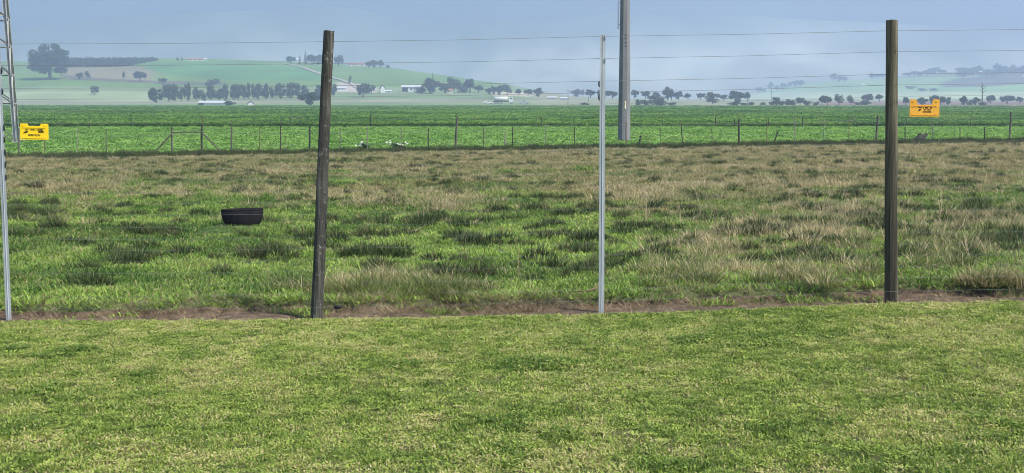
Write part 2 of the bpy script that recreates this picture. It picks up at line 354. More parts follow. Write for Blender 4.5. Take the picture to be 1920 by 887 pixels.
# ------------------------------------------------------------------ plants that nobody could count: clumps scattered as stuff
rng = np.random.default_rng(7)
def blades(n, rad, lmin, lmax, wid, lean, curve, seed, flat_=0.0, mound=0.0):
    r = np.random.default_rng(seed)
    a = r.uniform(0, 2 * np.pi, n); d = rad * np.sqrt(r.uniform(0, 1, n)); bx, by = d * np.cos(a), d * np.sin(a)
    ang = a + r.normal(0, 1.1, n); ln = r.uniform(lmin, lmax, n) * (1 - mound * (d / max(rad, 1e-6)) ** 2); le = np.abs(r.normal(lean, lean * .5 + .05, n)) + .5 * d / max(rad, 1e-6) * lean + flat_
    dx, dy = np.cos(ang), np.sin(ang); w = wid * r.uniform(.6, 1.3, n); ta = r.uniform(0, 2 * np.pi, n); px, py = np.cos(ta), np.sin(ta)
    def pt(f, th): return bx + dx * ln * f * np.sin(th), by + dy * ln * f * np.sin(th), ln * f * np.cos(th)
    t2 = np.clip(le + curve * r.uniform(.4, 1.4, n), 0, 2.0)
    mx, my, mz = pt(.55, le); ex = mx + dx * ln * .45 * np.sin(t2); ey = my + dy * ln * .45 * np.sin(t2); ez = mz + ln * .45 * np.cos(t2)
    ez = np.maximum(ez, .004)
    V = np.empty((n, 5, 3))
    V[:, 0] = np.stack([bx - px * w / 2, by - py * w / 2, 0 * bx - .01], 1); V[:, 1] = np.stack([bx + px * w / 2, by + py * w / 2, 0 * bx - .01], 1)
    V[:, 2] = np.stack([mx - px * w * .42, my - py * w * .42, mz], 1); V[:, 3] = np.stack([mx + px * w * .42, my + py * w * .42, mz], 1)
    V[:, 4] = np.stack([ex, ey, ez], 1)
    o = (np.arange(n) * 5)[:, None]; F = np.concatenate([o + [0, 1, 3], o + [0, 3, 2], o + [2, 3, 4]])
    b = np.repeat(r.uniform(0, 1, n), 5); c = np.repeat(r.uniform(0, 1, n), 5)
    return V.reshape(-1, 3), F, b, c
def leaves(n, rad, h, size, seed, up=.5, droop=.5):
    "rosette of broad leaves: each a folded 2-quad leaf on its own stalk"
    r = np.random.default_rng(seed); V = []; F = []; B = []; C = []
    for i in range(n):
        a = r.uniform(0, 2 * np.pi); d = rad * math.sqrt(r.uniform(0, 1)) * .6; e = r.uniform(up * .4, up * 1.5); L = size * r.uniform(.6, 1.2); W = L * r.uniform(.35, .55)
        base = np.array([d * math.cos(a), d * math.sin(a), h * r.uniform(.25, .9)]); dr = np.array([math.cos(a) * math.cos(e), math.sin(a) * math.cos(e), math.sin(e)])
        sd = np.array([-math.sin(a), math.cos(a), 0.]); nn = np.cross(dr, sd) * -1
        p0 = base; p1 = base + dr * L * .5; p2 = base + dr * L * .95 - np.array([0, 0, L * droop * .3])
        o = len(V); V += [p0, p1 + sd * W / 2 + nn * W * .15, p2, p1 - sd * W / 2 + nn * W * .15, p1]
        F += [(o, o + 1, o + 4), (o + 1, o + 2, o + 4), (o + 2, o + 3, o + 4), (o + 3, o, o + 4)]; B += [r.uniform()] * 5; C += [r.uniform()] * 5
    return np.array(V), np.array(F), np.array(B), np.array(C)
def src(name, data, mat):
    V, F, b, c = data
    return bpy.data.objects.new(name, np_mesh(name, V, F, mat, attrs={"b": b, "c": c}))
def scatter(name, xy, sources, scale, tone, val, label, cat, zoff=0.0, zfun=G, zs=None, pick=None):
    n = len(xy); me = bpy.data.meshes.new(name); me.vertices.add(n)
    co = np.column_stack([xy, zfun(xy[:, 0], xy[:, 1]) + zoff]).astype(np.float32); me.vertices.foreach_set("co", co.ravel())
    def fa(nm, v): me.attributes.new(nm, 'FLOAT', 'POINT').data.foreach_set("value", np.ascontiguousarray(np.broadcast_to(v, n), np.float32))
    fa("tone", tone); fa("val", val)
    sv = np.column_stack([scale, scale, scale if zs is None else zs]).astype(np.float32); me.attributes.new("sc", 'FLOAT_VECTOR', 'POINT').data.foreach_set("vector", sv.ravel())
    rv = np.column_stack([rng.normal(0, .08, n), rng.normal(0, .08, n), rng.uniform(0, 6.283, n)]).astype(np.float32); me.attributes.new("rot", 'FLOAT_VECTOR', 'POINT').data.foreach_set("vector", rv.ravel())
    pk = (rng.integers(0, len(sources), n) if pick is None else pick).astype(np.int32); me.attributes.new("pick", 'INT', 'POINT').data.foreach_set("value", pk)
    ob = tag(link(bpy.data.objects.new(name, me)), label, cat, kind='stuff')
    g = bpy.data.node_groups.new(name, 'GeometryNodeTree'); g.interface.new_socket("Geometry", in_out='INPUT', socket_type='NodeSocketGeometry'); g.interface.new_socket("Geometry", in_out='OUTPUT', socket_type='NodeSocketGeometry')
    N, L = g.nodes, g.links; gi = N.new("NodeGroupInput"); go = N.new("NodeGroupOutput"); ip = N.new("GeometryNodeInstanceOnPoints"); jn = N.new("GeometryNodeJoinGeometry")
    for s in reversed(sources):
        oi = N.new("GeometryNodeObjectInfo"); oi.inputs["Object"].default_value = s; oi.inputs["As Instance"].default_value = True; L.new(oi.outputs["Geometry"], jn.inputs[0])
    def na(nm, typ):
        a = N.new("GeometryNodeInputNamedAttribute"); a.data_type = typ; a.inputs["Name"].default_value = nm; return a.outputs[0]
    L.new(gi.outputs[0], ip.inputs["Points"]); L.new(jn.outputs[0], ip.inputs["Instance"]); ip.inputs["Pick Instance"].default_value = True
    L.new(na("pick", 'INT'), ip.inputs["Instance Index"]); L.new(na("sc", 'FLOAT_VECTOR'), ip.inputs["Scale"]); L.new(na("rot", 'FLOAT_VECTOR'), ip.inputs["Rotation"])
    L.new(ip.outputs[0], go.inputs[0]); ob.modifiers.new("scatter", 'NODES').node_group = g
    return ob
def sample(n, y0, y1, power=1.0, half=.46, add=1.5):
    "points in the wedge in front of the camera; power thins them with distance"
    t = rng.uniform(0, 1, n); Y = (y0 ** power + t * (y1 ** power - y0 ** power)) ** (1 / power) if power else y0 * (y1 / y0) ** t
    return np.column_stack([rng.uniform(-1, 1, n) * (half * Y + add), Y])

# lawn ------------------------------------------------------------
lawn_src = [src("lawn_tuft", blades(62, .08, .010, .030, .0066, .9, .5, 100 + i), M['lawn']) for i in range(5)] + [src("lawn_clover", leaves(20, .07, .018, .022, 110 + i, .45), M['lawn']) for i in range(3)]
pts = sample(38000, 5.0, 11.62, 2.0, .44, 1.2); pts = pts[pts[:, 1] < yl(pts[:, 0]) + .03]
x, y = pts.T
n1 = fbm(x * 2.2, y * 1.5, 201); n2 = fbm(x * 6.5, y * 4.5, 203); n3 = fbm(x * .5 + 4, y * .5, 205)
dry = np.clip((n2 - .5) * 1.3 + (n3 - .5) * .6 + .2, .03, .6); dk = .75 * S((n1 - .73) / .06)
scatter("lawn_grass", pts, lawn_src, rng.uniform(.75, 1.25, len(x)) * (1 + .35 * dk), np.where(dk > .5, .05, dry), np.clip(.6 + (n2 - .5) * .9 - dk * .5 + rng.normal(0, .3, len(x)) + (n3 - .5) * .5, 0, 1),
        "short mown green lawn grass in front of the wire fence", "grass", zs=rng.uniform(.7, 1.25, len(x)) * (1 + .4 * dk))
# soil path straw ---------------------------------------------------
straw_src = [src("straw", blades(26, .1, .05, .2, .004, 1.2, .3, 120 + i, .15), M['straw']) for i in range(3)]
pts = sample(16000, 11.45, 12.9, 1.0, .42, 1.0); a, b = yl(pts[:, 0]), ys(pts[:, 0]); q = (pts[:, 1] - a) / (b - a)
k = (q > .02) & (q < 1.25) & (rng.uniform(0, 1, len(q)) < .05 + .6 * S((q - .5) / .4) * (.35 * fbm(pts[:, 0] * 1.1, pts[:, 1], 207) + .9 * S((pts[:, 0] + 1.5) / .3) * (1 - S((pts[:, 0] - .1) / .7)))); pts = pts[k]
scatter("dead_straw", pts, straw_src, rng.uniform(.5, 1.1, len(pts)), rng.uniform(0, 1, len(pts)), rng.uniform(0, 1, len(pts)), "dead brown straw lying along the bare soil path", "straw", .004)
# pasture -----------------------------------------------------------
short_src = [src("short_tuft", blades(46, .13, .03, .09, .010, .6, .6, 140 + i), M['pasture']) for i in range(5)]
TUB = near_hit(455.5, 423)
def px_of(p): return CX + FPX * p[:, 0] / p[:, 1]
pts = sample(64000, 11.75, 78, .75, .44, 1.5); pts = pts[(pts[:, 1] > ys(pts[:, 0]) - .28 * S((fbm(pts[:, 0] * 2.3, pts[:, 1], 209) - .45) / .2)) & (pts[:, 1] < yf(pts[:, 0]))]
x, y = pts.T; n1 = fbm(x * .5, y * .35, 211); n2 = fbm(x * 1.7, y * 1.1, 213); n4 = fbm(x * .16, y * .5, 215)
tan = np.clip(S((y - 26 + (n1 - .5) * 34) / 12) * .72 + (n2 - .5) * .6 + (n4 - .5) * 1.7 * S((y - 22) / 8) + .14 + .16 * S((px_of(pts) - 1150) / 200), .03, .9)
sc_ = rng.uniform(.8, 1.3, len(x)) * (1 + np.clip(y - 14, 0, 50) * .03)
scatter("pasture_grass", pts, short_src, sc_, tan, np.clip(.5 + (n2 - .5) * 1.5 + (n4 - .5) * 1.3 - .12 * S((y - 25) / 10) + rng.normal(0, .22, len(x)), 0, 1), "rough green and straw coloured pasture grass beyond the wire fence", "grass", zs=np.minimum(sc_, 1.35) * rng.uniform(.55, 1.1, len(x)) * .9 * np.where(np.hypot(x - TUB.x, (y - TUB.y + .9) / 2.2) < .5, .3, 1))
tus_src = [src("tussock_tuft", blades(120, .15, .12, .34, .0085, .42, .6, 160 + i, mound=.45), M['tussock']) for i in range(5)]
pts = sample(42000, 12.3, 76, 1.0, .44, 1.5); pts = pts[(pts[:, 1] > ys(pts[:, 0]) + .05) & (pts[:, 1] < yf(pts[:, 0]) - .3)]
x, y = pts.T; pxx = px_of(pts); n1 = fbm(x * .45, y * .3, 221); n2 = fbm(x * 1.3, y * .9, 223)
right = S((pxx - 1120) / 160)
dens = np.maximum.reduce([S((y - 24 + (n1 - .5) * 26) / 8) * .5, right * (.14 + .42 * S((n1 - .45) / .2)), S((n2 - .62) / .1) * .25, .7 * ((y < 15.0) & (y > 12.8)) * S((n1 - .45) / .15) * S((pxx - 450) / 120)])
dens *= np.where(yf(x) - y < 3.0, .15, 1.0)
dens *= np.where((pxx < 480) & (y < 26), .12, 1.0) * np.where((pxx > 900) & (pxx < 1120) & (y < 21), .35, 1.0)
EX = []
for (qx, qy, w_, sp, m) in [(800, 548, 190, 5, 75), (640, 545, 90, 6, 26), (720, 530, 120, 6, 22), (860, 385, 220, 7, 60), (690, 380, 130, 8, 34), (420, 365, 380, 9, 60), (200, 345, 380, 8, 70), (1270, 515, 180, 10, 60), (1330, 470, 160, 12, 36), (1560, 450, 200, 16, 60), (1750, 470, 220, 18, 70), (1500, 520, 200, 10, 36), (1840, 420, 160, 12, 40), (1420, 430, 90, 5, 26), (1230, 370, 200, 8, 50), (1600, 400, 260, 8, 50), (1400, 345, 500, 8, 90), (1150, 355, 160, 6, 30), (530, 540, 60, 5, 12), (1870, 535, 90, 6, 26)]:
    for _ in range(m):
        p = near_hit(qx + rng.normal(0, .27) * w_, min(qy + rng.normal(0, sp), 562)); EX.append((p.x, p.y))
EX = np.array(EX)
k = rng.uniform(0, 1, len(x)) < dens * (.35 + .9 * S((n2 - .35) / .3)) * np.interp(y, [12, 18, 30, 70], [.22, .3, .45, .8]); k &= np.hypot(x - TUB.x, (y - TUB.y + .8) / 2) > .6; pts = np.concatenate([pts[k], EX]); x, y = pts.T; pxx = px_of(pts); n1 = fbm(x * .45, y * .3, 221); n2 = fbm(x * 1.3, y * .9, 223); boost = np.r_[np.zeros(int(k.sum())), np.full(len(EX), .42)]
sc_ = rng.uniform(.5, 1.05, len(x)) * np.interp(y, [12, 30, 60], [.72, .85, 1.0])
sc_ = sc_ * (1 + boost * .3)
scatter("tussock_grass", pts, tus_src, sc_ * 1.1, np.clip(.32 + boost + (fbm(x * .16, y * .5, 225) - .5) * 1.6 + (n2 - .5) * 1.2 + .34 * S((y - 24) / 14) + rng.normal(0, .12, len(x)), .05, .95), np.clip(.5 + (n1 - .5) * 1.4 + boost * .6 + rng.normal(0, .25, len(x)), 0, 1),
        "tall dry tussock grass standing in the pasture", "grass", zs=sc_ * np.interp(y, [12, 20, 40], [.95, .9, .8]))
rush_src = [src("rush_tuft", blades(340, .24, .12, .25, .012, .55, .5, 180 + i, mound=.8), M['rush']) for i in range(4)]
ce = sample(1100, 13.3, 66, .95, .44, 1); ce = ce[(ce[:, 1] > ys(ce[:, 0]) + 1.0) & (ce[:, 1] < yf(ce[:, 0]) - 1)]
PL = []
for cx_, cy_ in ce:
    m = rng.integers(1, 4); PL.append(np.column_stack([cx_ + rng.normal(0, .16, m), cy_ + rng.normal(0, .16, m)]))
for (qx, qy, w_, m) in [(505, 478, 90, 14), (240, 493, 60, 9), (865, 447, 60, 10), (900, 460, 50, 7), (665, 478, 60, 9), (735, 476, 55, 9), (1110, 455, 60, 8), (1250, 432, 34, 6), (1415, 437, 110, 30), (440, 665, 1, 0), (180, 537, 60, 6),
                     (1120, 390, 60, 6), (1280, 392, 40, 5), (1530, 395, 40, 6), (1715, 396, 60, 8), (935, 397, 30, 5), (615, 415, 60, 6), (700, 505, 70, 6), (1830, 395, 60, 8), (1340, 410, 50, 8), (1500, 485, 60, 9), (1600, 515, 50, 7), (1370, 472, 60, 8), (1735, 445, 50, 8), (1870, 455, 70, 10), (1245, 482, 50, 6), (1180, 432, 50, 7), (1450, 380, 60, 7), (1640, 425, 60, 8), (1560, 460, 50, 7), (1390, 328, 70, 7), (1060, 372, 50, 6), (300, 440, 60, 7), (80, 405, 70, 8), (780, 418, 50, 6)]:
    for _ in range(m):
        ax = qx + rng.uniform(-.5, .5) * w_; ay = qy + rng.normal(0, 3)
        p = near_hit(ax, ay); PL.append(np.array([[p.x, p.y]]))
nb = 3600; bx = rng.uniform(-32, 34, nb); by = yf(bx) + rng.normal(-.75, .6, nb)   # rank growth along the far fence
kb = rng.uniform(0, 1, nb) < .35 + .9 * fbm(bx * .35, bx * 0 + 2, 233); PL.append(np.column_stack([bx, by])[kb])
pts = np.concatenate(PL); pts = pts[(pts[:, 1] > 12.7) & (np.hypot(pts[:, 0] - TUB.x, (pts[:, 1] - TUB.y + .8) / 2) > .6)]
verge = yf(pts[:, 0]) - pts[:, 1] < 3.2
sc_ = rng.uniform(.35, .9, len(pts)) * np.where(verge, 1.3, 1.0)
scatter("rush_clump", pts, rush_src, sc_, rng.uniform(.02, .3, len(pts)), rng.uniform(.05, .7, len(pts)), "dark green rank clumps and verge growth dotted over the pasture", "grass", zs=sc_ * rng.uniform(.9, 1.5, len(pts)) * np.where(verge, 1.3, 1.0))
stalk_src = [src("seed_stalk", blades(5, .05, .35, .75, .006, .3, .35, 190 + i), M['straw']) for i in range(4)]
pts = sample(330, 12.9, 40, .8, .44, 1); k = rng.uniform(0, 1, len(pts)) < .02 + .98 * S((px_of(pts) - 1080) / 120); pts = pts[k]
scatter("seed_stalk", pts, stalk_src, rng.uniform(.6, 1.1, len(pts)), rng.uniform(.4, 1, len(pts)), rng.uniform(.4, 1, len(pts)), "pale bent seed stalks rising above the pasture", "grass")
litter_src = [src("fallen_leaf", leaves(1, .02, .02, .07, 195 + i, .25), M['straw']) for i in range(3)]
pts = sample(700, 12.4, 30, 1.0, .42, 1); scatter("leaf_litter", pts, litter_src, rng.uniform(.5, 1.3, len(pts)), .9, 1.0, "pale fallen leaves lying in the pasture", "leaf litter", .03)
# leafy field and crop ------------------------------------------------
leaf_src = [src("leafy_plant", leaves(34, .26, .1, .115, 300 + i, .6), M['leafy']) for i in range(4)]
pts = sample(46000, 50, 123.6, 1.0, .43, 2); pts = pts[pts[:, 1] > yf(pts[:, 0]) + .15]; x, y = pts.T; n1 = fbm(x * .25, y * .12, 241); n2 = fbm(x, y * .5, 243)
edge = S((y - yf(x)) / 3.0); sc_ = rng.uniform(.7, 1.35, len(x)) * (.55 + .45 * edge)
scatter("leafy_plant", pts, leaf_src, sc_ * 1.25, np.clip(.25 + (n1 - .5) * .8 + rng.normal(0, .1, len(x)), 0, .9), np.clip(.55 + (n2 - .5) * .9 + rng.normal(0, .22, len(x)), 0, 1), "bright green broad leaved fodder plants covering the near field", "crop", zs=sc_ * rng.uniform(.6, 1.3, len(x)))
crop_src = [src("crop_plant", leaves(34, .34, .4, .26, 320 + i, .9), M['crop']) for i in range(4)]
p1 = sample(26000, 124.2, 230, 0, .42, 2); p2 = sample(26000, 200, 558, 0, .42, 2); pts = np.concatenate([p1, p2]); x, y = pts.T
p3 = sample(5200, 123.9, 126.5, 1, .42, 2); pts = np.concatenate([pts, p3]); x, y = pts.T; n1 = fbm(x * .12, y * .06, 251)
sc_ = rng.uniform(.75, 1.25, len(x)) * np.interp(y, [124, 250, 560], [1.0, 1.4, 2.3])
scatter("crop_plant", pts, crop_src, sc_, np.clip((n1 - .4) * .9, 0, .6), np.clip(.45 + (n1 - .5) * 1.8 + rng.normal(0, .2, len(x)), 0, 1), "dense dark green crop filling the far flat field", "crop",
        zfun=lambda x, Y: np.full_like(x, -.62), zs=rng.uniform(.8, 1.12, len(x)) * np.interp(y, [124, 300, 560], [.85, .9, .95]))

# ------------------------------------------------------------------ near wire fence
YF = 11.62
fence = empty("wire_fence", (0, YF, 0), "tall strained wire fence on wooden and steel posts along the lawn edge", "fence")
def pole_mesh(b, t, r0, r1, n=16, seg=26, seed=0, rough=.05):
    r = random.Random(seed); mb = MB(); b = Vector(b); t = Vector(t); ph = [r.uniform(0, 6.28) for _ in range(4)]
    for i in range(seg + 1):
        f = i / seg; c = b.lerp(t, f); R = r0 + (r1 - r0) * f
        c = c + Vector((math.sin(f * 7 + ph[0]) * .003, 0, 0))
        for k in range(n):
            a = 2 * math.pi * k / n; rr = R * (1 + rough * (math.sin(a * 3 + f * 5 + ph[1]) * .5 + math.sin(a * 5 - f * 9 + ph[2]) * .35 + r.uniform(-.35, .35)))
            mb.v.append((c.x + math.cos(a) * rr, c.y + math.sin(a) * rr, c.z + (r.uniform(-.004, .004) if i in (seg,) else 0)))
    for i in range(seg):
        for k in range(n): mb.f.append((i * n + k, i * n + (k + 1) % n, (i + 1) * n + (k + 1) % n, (i + 1) * n + k))
    mb.f.append(tuple(seg * n + k for k in range(n))); mb.f.append(tuple(range(n))[::-1])
    return mb
def rel(o):  # keep world coordinates for a mesh written in world space under a placed parent
    o.matrix_parent_inverse = Matrix.Translation(-o.parent.location); return o
POSTS = [("wood", -560, 612, -545, 75, .047), ("steel", 17, 601, -5, 70, 0), ("wood", 593, 597, 617, 58, .0495), ("steel", 1127.5, 587, 1130, 65, 0), ("wood", 1670.5, 566, 1672, 38, .053), ("steel", 2215, 556, 2218, 30, 0)]
lines = []
for i, (kind, bx_, by_, tx, ty, r) in enumerate(POSTS):
    b = P(bx_, by_, YF); t = P(tx, ty, YF)
    lines.append((b, t))
    if kind == "wood":
        o = rel(pole_mesh(b - (t - b).normalized() * .25, t, r * 1.06, r * .9, seed=i).build("wooden_post", M['old_wood'] if i == 2 else M['wood_green'], fence, False))
        o["label"] = ["weathered wooden post", "", "leaning dark wooden post flecked with pale lichen", "", "upright thick brown wooden post"][i]
    else:
        d = (t - b).normalized(); Mx = d.to_track_quat('Z', 'Y').to_matrix().to_4x4(); b0 = b - d * .3; Ln = (t - b0).length
        W, T = .046, .004; prof = [(-W / 2, -.008), (W / 2, -.008), (W / 2, -.004), (T / 2 + .002, -.004), (T / 2, .034), (-T / 2, .034), (-T / 2 - .002, -.004), (-W / 2, -.004)]
        n = len(prof); R = Matrix.Translation(b0) @ Mx
        X = Vector((1, 0, 0)); Yv = d.cross(X).normalized(); vs = []
        for h in (0, Ln):
            for (a, c) in prof: vs.append(b0 + X * a + Yv * c + d * h)
        mb = MB().add(vs, [tuple(range(n)), tuple(range(2 * n - 1, n - 1, -1))] + [(k, (k + 1) % n, (k + 1) % n + n, k + n) for k in range(n)])
        # raised centre rib on the flat side
        mb.add([b0 + X * a + Yv * c + d * h for h in (0, Ln) for (a, c) in ((-.006, -.0075), (0, -.0135), (.006, -.0075))], [(0, 1, 4, 3), (1, 2, 5, 4), (0, 2, 1), (3, 4, 5)])
        o = rel(mb.build("steel_post", M['galv'], fence)); o["label"] = "galvanised steel standard of the wire fence"
        for py_ in ([132, 170, 237, 259, 283, 306, 330] if i == 1 else [156, 181]):
            f = (by_ - py_) / (by_ - ty); c = b.lerp(t, f); sx = 1 if i == 1 else -1
            rel(MB().tube([c + Vector((sx * .024, -.01, -.025)), c + Vector((sx * .030, -.012, -.012)), c + Vector((sx * .030, -.012, .012)), c + Vector((sx * .024, -.01, .025))], [.003, .006, .006, .003], 8).build("insulator", M['black_plastic'], fence, True))
        for py_ in (70, 112):
            f = (by_ - py_) / (by_ - ty); c = b.lerp(t, f)
            rel(MB().box(c + Vector((.022, -.012, 0)), (.01, .012, .03)).build("wire_clip", M['galv'], fence))
H0 = lines[2][1].z - lines[2][0].z
wy = [72.5, 113, 155, 176]; yy = 176
while yy < 572: yy += 22.0; wy.append(yy)
r = random.Random(3)
for k, yy in enumerate(wy):
    f0 = (597 - yy) / (597 - 58.)
    pts_ = []
    for j, (b, t) in enumerate(lines):
        ztop = [2.30, 2.30, 2.33, 2.325, 2.345, 2.36][j]
        yt, yb = (84, 82, 77, 68, 57, 48)[j], POSTS[j][2] - 22; yj = yt + (yy - 72.5) / 499.5 * (yb - yt)
        f = (POSTS[j][2] - yj) / (POSTS[j][2] - POSTS[j][4]); c = b.lerp(t, f) + Vector((0, (-.06 if k == len(wy) - 1 else .058) if POSTS[j][0] == "wood" else .038, r.uniform(-.004, .004)))
        if j:
            q = pts_[-1]; m = q.lerp(c, .5); m.z -= .006; pts_.append(m)
        pts_.append(c)
    pts_.insert(0, pts_[0] + (pts_[0] - pts_[2]) * .0001)
    rel(MB().tube(pts_[1:], .0008 if k > 3 else .0017, 5).build("wire", M['wire'], fence))
c = lines[2][0].lerp(lines[2][1], .043)
rel(MB().tube([c + Vector((.152, -.05, .0)), c + Vector((.165, -.052, .0)), c + Vector((.205, -.052, .003)), c + Vector((.216, -.05, .003))], [.008, .018, .018, .008], 10).build("insulator", M['black_plastic'], fence, True))
for pz in (.27, .33):
    c = lines[2][0].lerp(lines[2][1], pz); rel(MB().box(c + Vector((.052, -.02, 0)), (.012, .02, .022)).build("staple", M['dark'], fence))

# warning signs hung on the wires
def sign(px0, px1, pt, pbm, notch, mat, label, front, tilt=0):
    c = P((px0 + px1) / 2, (pt + pbm) / 2, YF - .075); s = YF / FPX
    W = (px1 - px0) * s; H = (pbm - pt) * s; nd = notch * s
    o = empty("warning_sign", c, label, "sign"); o.rotation_euler = (0, tilt, 0)
    a, b_ = W / 2, H / 2; tw = W * (.26 if notch < 6 else .22)
    poly = [(-a + .006, -b_), (a - .006, -b_), (a, -b_ + .006), (a, b_ - .006), (a - .006, b_), (a - tw, b_), (a - tw - .01, b_ - nd), (-a + tw + .01, b_ - nd), (-a + tw, b_), (-a + .006, b_), (-a, b_ - .006), (-a, -b_ + .006)]
    MB().prism(poly, .005, Matrix()).build("plate", mat, o)
    for zz in (-b_ + .014, b_ - nd - .012): MB().box((0, -.0042, zz), (W * .84, .004, .004)).build("ridge", mat, o)
    for sx in (-1, 1):
        for zz in ((b_ - .014,) if front else (b_ - .018, b_ - nd - .012, -b_ + .02)):
            MB().tube([(sx * (a - .025), -.001, zz), (sx * (a - .025), -.007, zz)], .006, 10).build("rivet", mat, o)
    pr = MB(); rr = random.Random(5 if front else 9)
    def strokes(x0, x1, z, h, n, slant, dens=.8):
        for i in range(n):
            x = x0 + (x1 - x0) * (i + .5) / n; wd = (x1 - x0) / n * rr.uniform(.35, .8)
            if rr.random() > dens: continue
            pr.prism([(x - wd / 2, z - h / 2), (x + wd / 2, z - h / 2), (x + wd / 2 + slant, z + h / 2 * rr.uniform(.5, 1)), (x - wd / 2 + slant, z + h / 2)], .0012, Matrix.Translation((0, -.0034, 0)))
    if front:
        strokes(-a * .64, a * .62, b_ * .25, b_ * .2, 16, .004); strokes(a * .28, a * .72, b_ * .02, b_ * .3, 8, .002)
        pr.prism([(-a * .78, -b_ * .22), (-a * .5, -b_ * .16), (-a * .42, b_ * .08), (-a * .56, b_ * .06), (-a * .72, -b_ * .04)], .0012, Matrix.Translation((0, -.0034, 0)))
        strokes(-a * .48, a * .42, -b_ * .42, b_ * .26, 9, .006, .95)
    else:
        strokes(-a * .45, -a * .2, b_ * .08, b_ * .1, 5, .001); strokes(-a * .1, a * .5, b_ * .05, b_ * .2, 10, .001); strokes(-a * .1, a * .5, -b_ * .42, b_ * .16, 10, .001, .95)
        pr.prism([(-a * .46, -b_ * .34), (-a * .3, -b_ * .3), (-a * .2, -b_ * .05), (-a * .34, -b_ * .1)], .0012, Matrix.Translation((0, -.0034, 0)))
        strokes(-a * .1, a * .4, -b_ * .18, b_ * .14, 8, .001, .7)
    pr.build("printed_lettering", M['print'], o)
sign(38, 90.5, 232, 262, 4.5, M['yellow'], "bright yellow warning sign with dark slanted lettering on the wire fence", True, .015)
sign(1706, 1761, 186.5, 219, 10, M['orange'], "faded orange warning sign with tall corner tabs on the wire fence", False)

# bent dry stalk on the soil beside the steel post
c = P(1124, 572, 12.2); c.z = g1(c.x, 12.05)
tag(MB().tube([c + Vector((-.28, -.1, .02)), c + Vector((-.12, -.13, .03)), c + Vector((-.03, -.08, .05)), c + Vector((.0, .02, .1))], [.004, .008, .009, .006], 6).build("dry_stalk", M['straw'], None, True),
    "bent pale dry stalk lying on soil beside a steel post", "stalk")

# ------------------------------------------------------------------ black rubber tub
pb = near_hit(455.5, 423); Yt = pb.y; zt = pb.z; TS = 83 / FPX * Yt / .74
tub = empty("feed_tub", (pb.x, Yt, zt - .02), "black rubber feed tub standing in the short green pasture", "tub"); tub.rotation_euler = (0, math.radians(-2.0), 0); tub.scale = (TS, TS, TS * 1.1)
def lathe(prof, n, sx=1, sy=1):
    mb = MB(); m = len(prof)
    for (r_, z_) in prof:
        for k in range(n): a = 2 * math.pi * k / n; mb.v.append((math.cos(a) * r_ * sx, math.sin(a) * r_ * sy, z_))
    for i in range(m - 1):
        for k in range(n): mb.f.append((i * n + k, i * n + (k + 1) % n, (i + 1) * n + (k + 1) % n, (i + 1) * n + k))
    mb.f.append(tuple(range(n))[::-1]); mb.f.append(tuple((m - 1) * n + k for k in range(n))); return mb
lathe([(.19, 0), (.255, .012), (.302, .05), (.338, .12), (.352, .2), (.352, .262), (.325, .262), (.32, .18), (.30, .07), (.2, .05)], 40, 1, .45).build("shell", M['rubber'], tub, True)
lathe([(.3535, .245), (.358, .25), (.358, .270), (.352, .276), (.328, .274), (.324, .262)], 40, 1, .45).build("rim", M['rubber'], tub, True)

# ------------------------------------------------------------------ far post and wire fence
FP = [(35, 240, 35, 295, 3, 'grey_wood'), (83, 250, 83, 298, 1.6, 'rust'), (145, 241, 145, 294, 1.4, 'pale_wood'), (199, 242, 199, 295, 1.8, 'grey_wood'), (434, 237, 434, 292, 3, 'grey_wood'), (487, 238, 487, 291, 1.3, 'rust'), (526, 234, 526, 291, 2, 'dark_wood'), (581, 237, 580, 288, 3.4, 'dark_wood'),
      (638, 240, 638, 287, 2, 'grey_wood'), (689, 234, 689, 285, 1.5, 'pale_wood'), (753, 236, 753, 284, 1.3, 'pale_wood'), (803, 239, 803, 286, 2.1, 'dark_wood'), (857, 222, 853, 287, 4, 'grey_wood'), (907, 240, 907, 283, 1.5, 'grey_wood'), (948, 247, 946, 283, 2.6, 'pale_wood'), (961, 239, 961, 283, 1.8, 'dark_wood'),
      (1023, 234, 1023, 281, 1.5, 'pale_wood'), (1077, 240, 1077, 281, 1.6, 'dark_wood'), (1174, 229, 1174, 284, 2.1, 'rust'), (1201, 254, 1198, 281, 3, 'dark_wood'), (1238, 238, 1238, 278, 1.3, 'grey_wood'), (1277, 231, 1281, 280, 2, 'dark_wood'), (1335, 240, 1335, 278, 1.6, 'grey_wood'),
      (1386, 223, 1385, 278, 3.4, 'dark_wood'), (1438, 222, 1438, 274, 1.5, 'rust'), (1459, 246, 1447, 276, 2.8, 'dark_wood'), (1490, 221, 1489, 274, 2, 'pale_wood'), (1545, 224, 1545, 273, 1.5, 'pale_wood'), (1592, 222, 1592, 272, 1.3, 'rust'), (1646, 217, 1642, 273, 3.8, 'grey_wood'), (1697, 238, 1697, 272, 2, 'dark_wood'), (1749, 220, 1749, 271, 1.6, 'pale_wood'),
      (1800, 238, 1800, 269, 2, 'dark_wood'), (1846, 238, 1846, 268, 2, 'dark_wood'), (1896, 210, 1892, 267, 3.6, 'grey_wood')]
def on_far(px):
    Y = 62.
    for _ in range(8): Y = float(yf(np.array([(px - CX) / FPX * Y]))[0])
    return Y + .05
ff = empty("stock_fence", (0, 62, -.4), "low old stock fence of thin posts between pasture and leafy field", "fence")
def far_post(tx, ty, bx_, by_, w_, mat, nm, par, Y, deep=.15):
    b = P(bx_, by_, Y); t = P(tx, ty, Y); b.z = min(b.z, g1(b.x, Y)) - deep * .5; r_ = w_ / 2 / FPX * Y
    rel(pole_mesh(b, t, r_ * 1.05, r_ * .9, 8, 6, seed=int(tx), rough=.12).build(nm, M[mat], par))
    return t
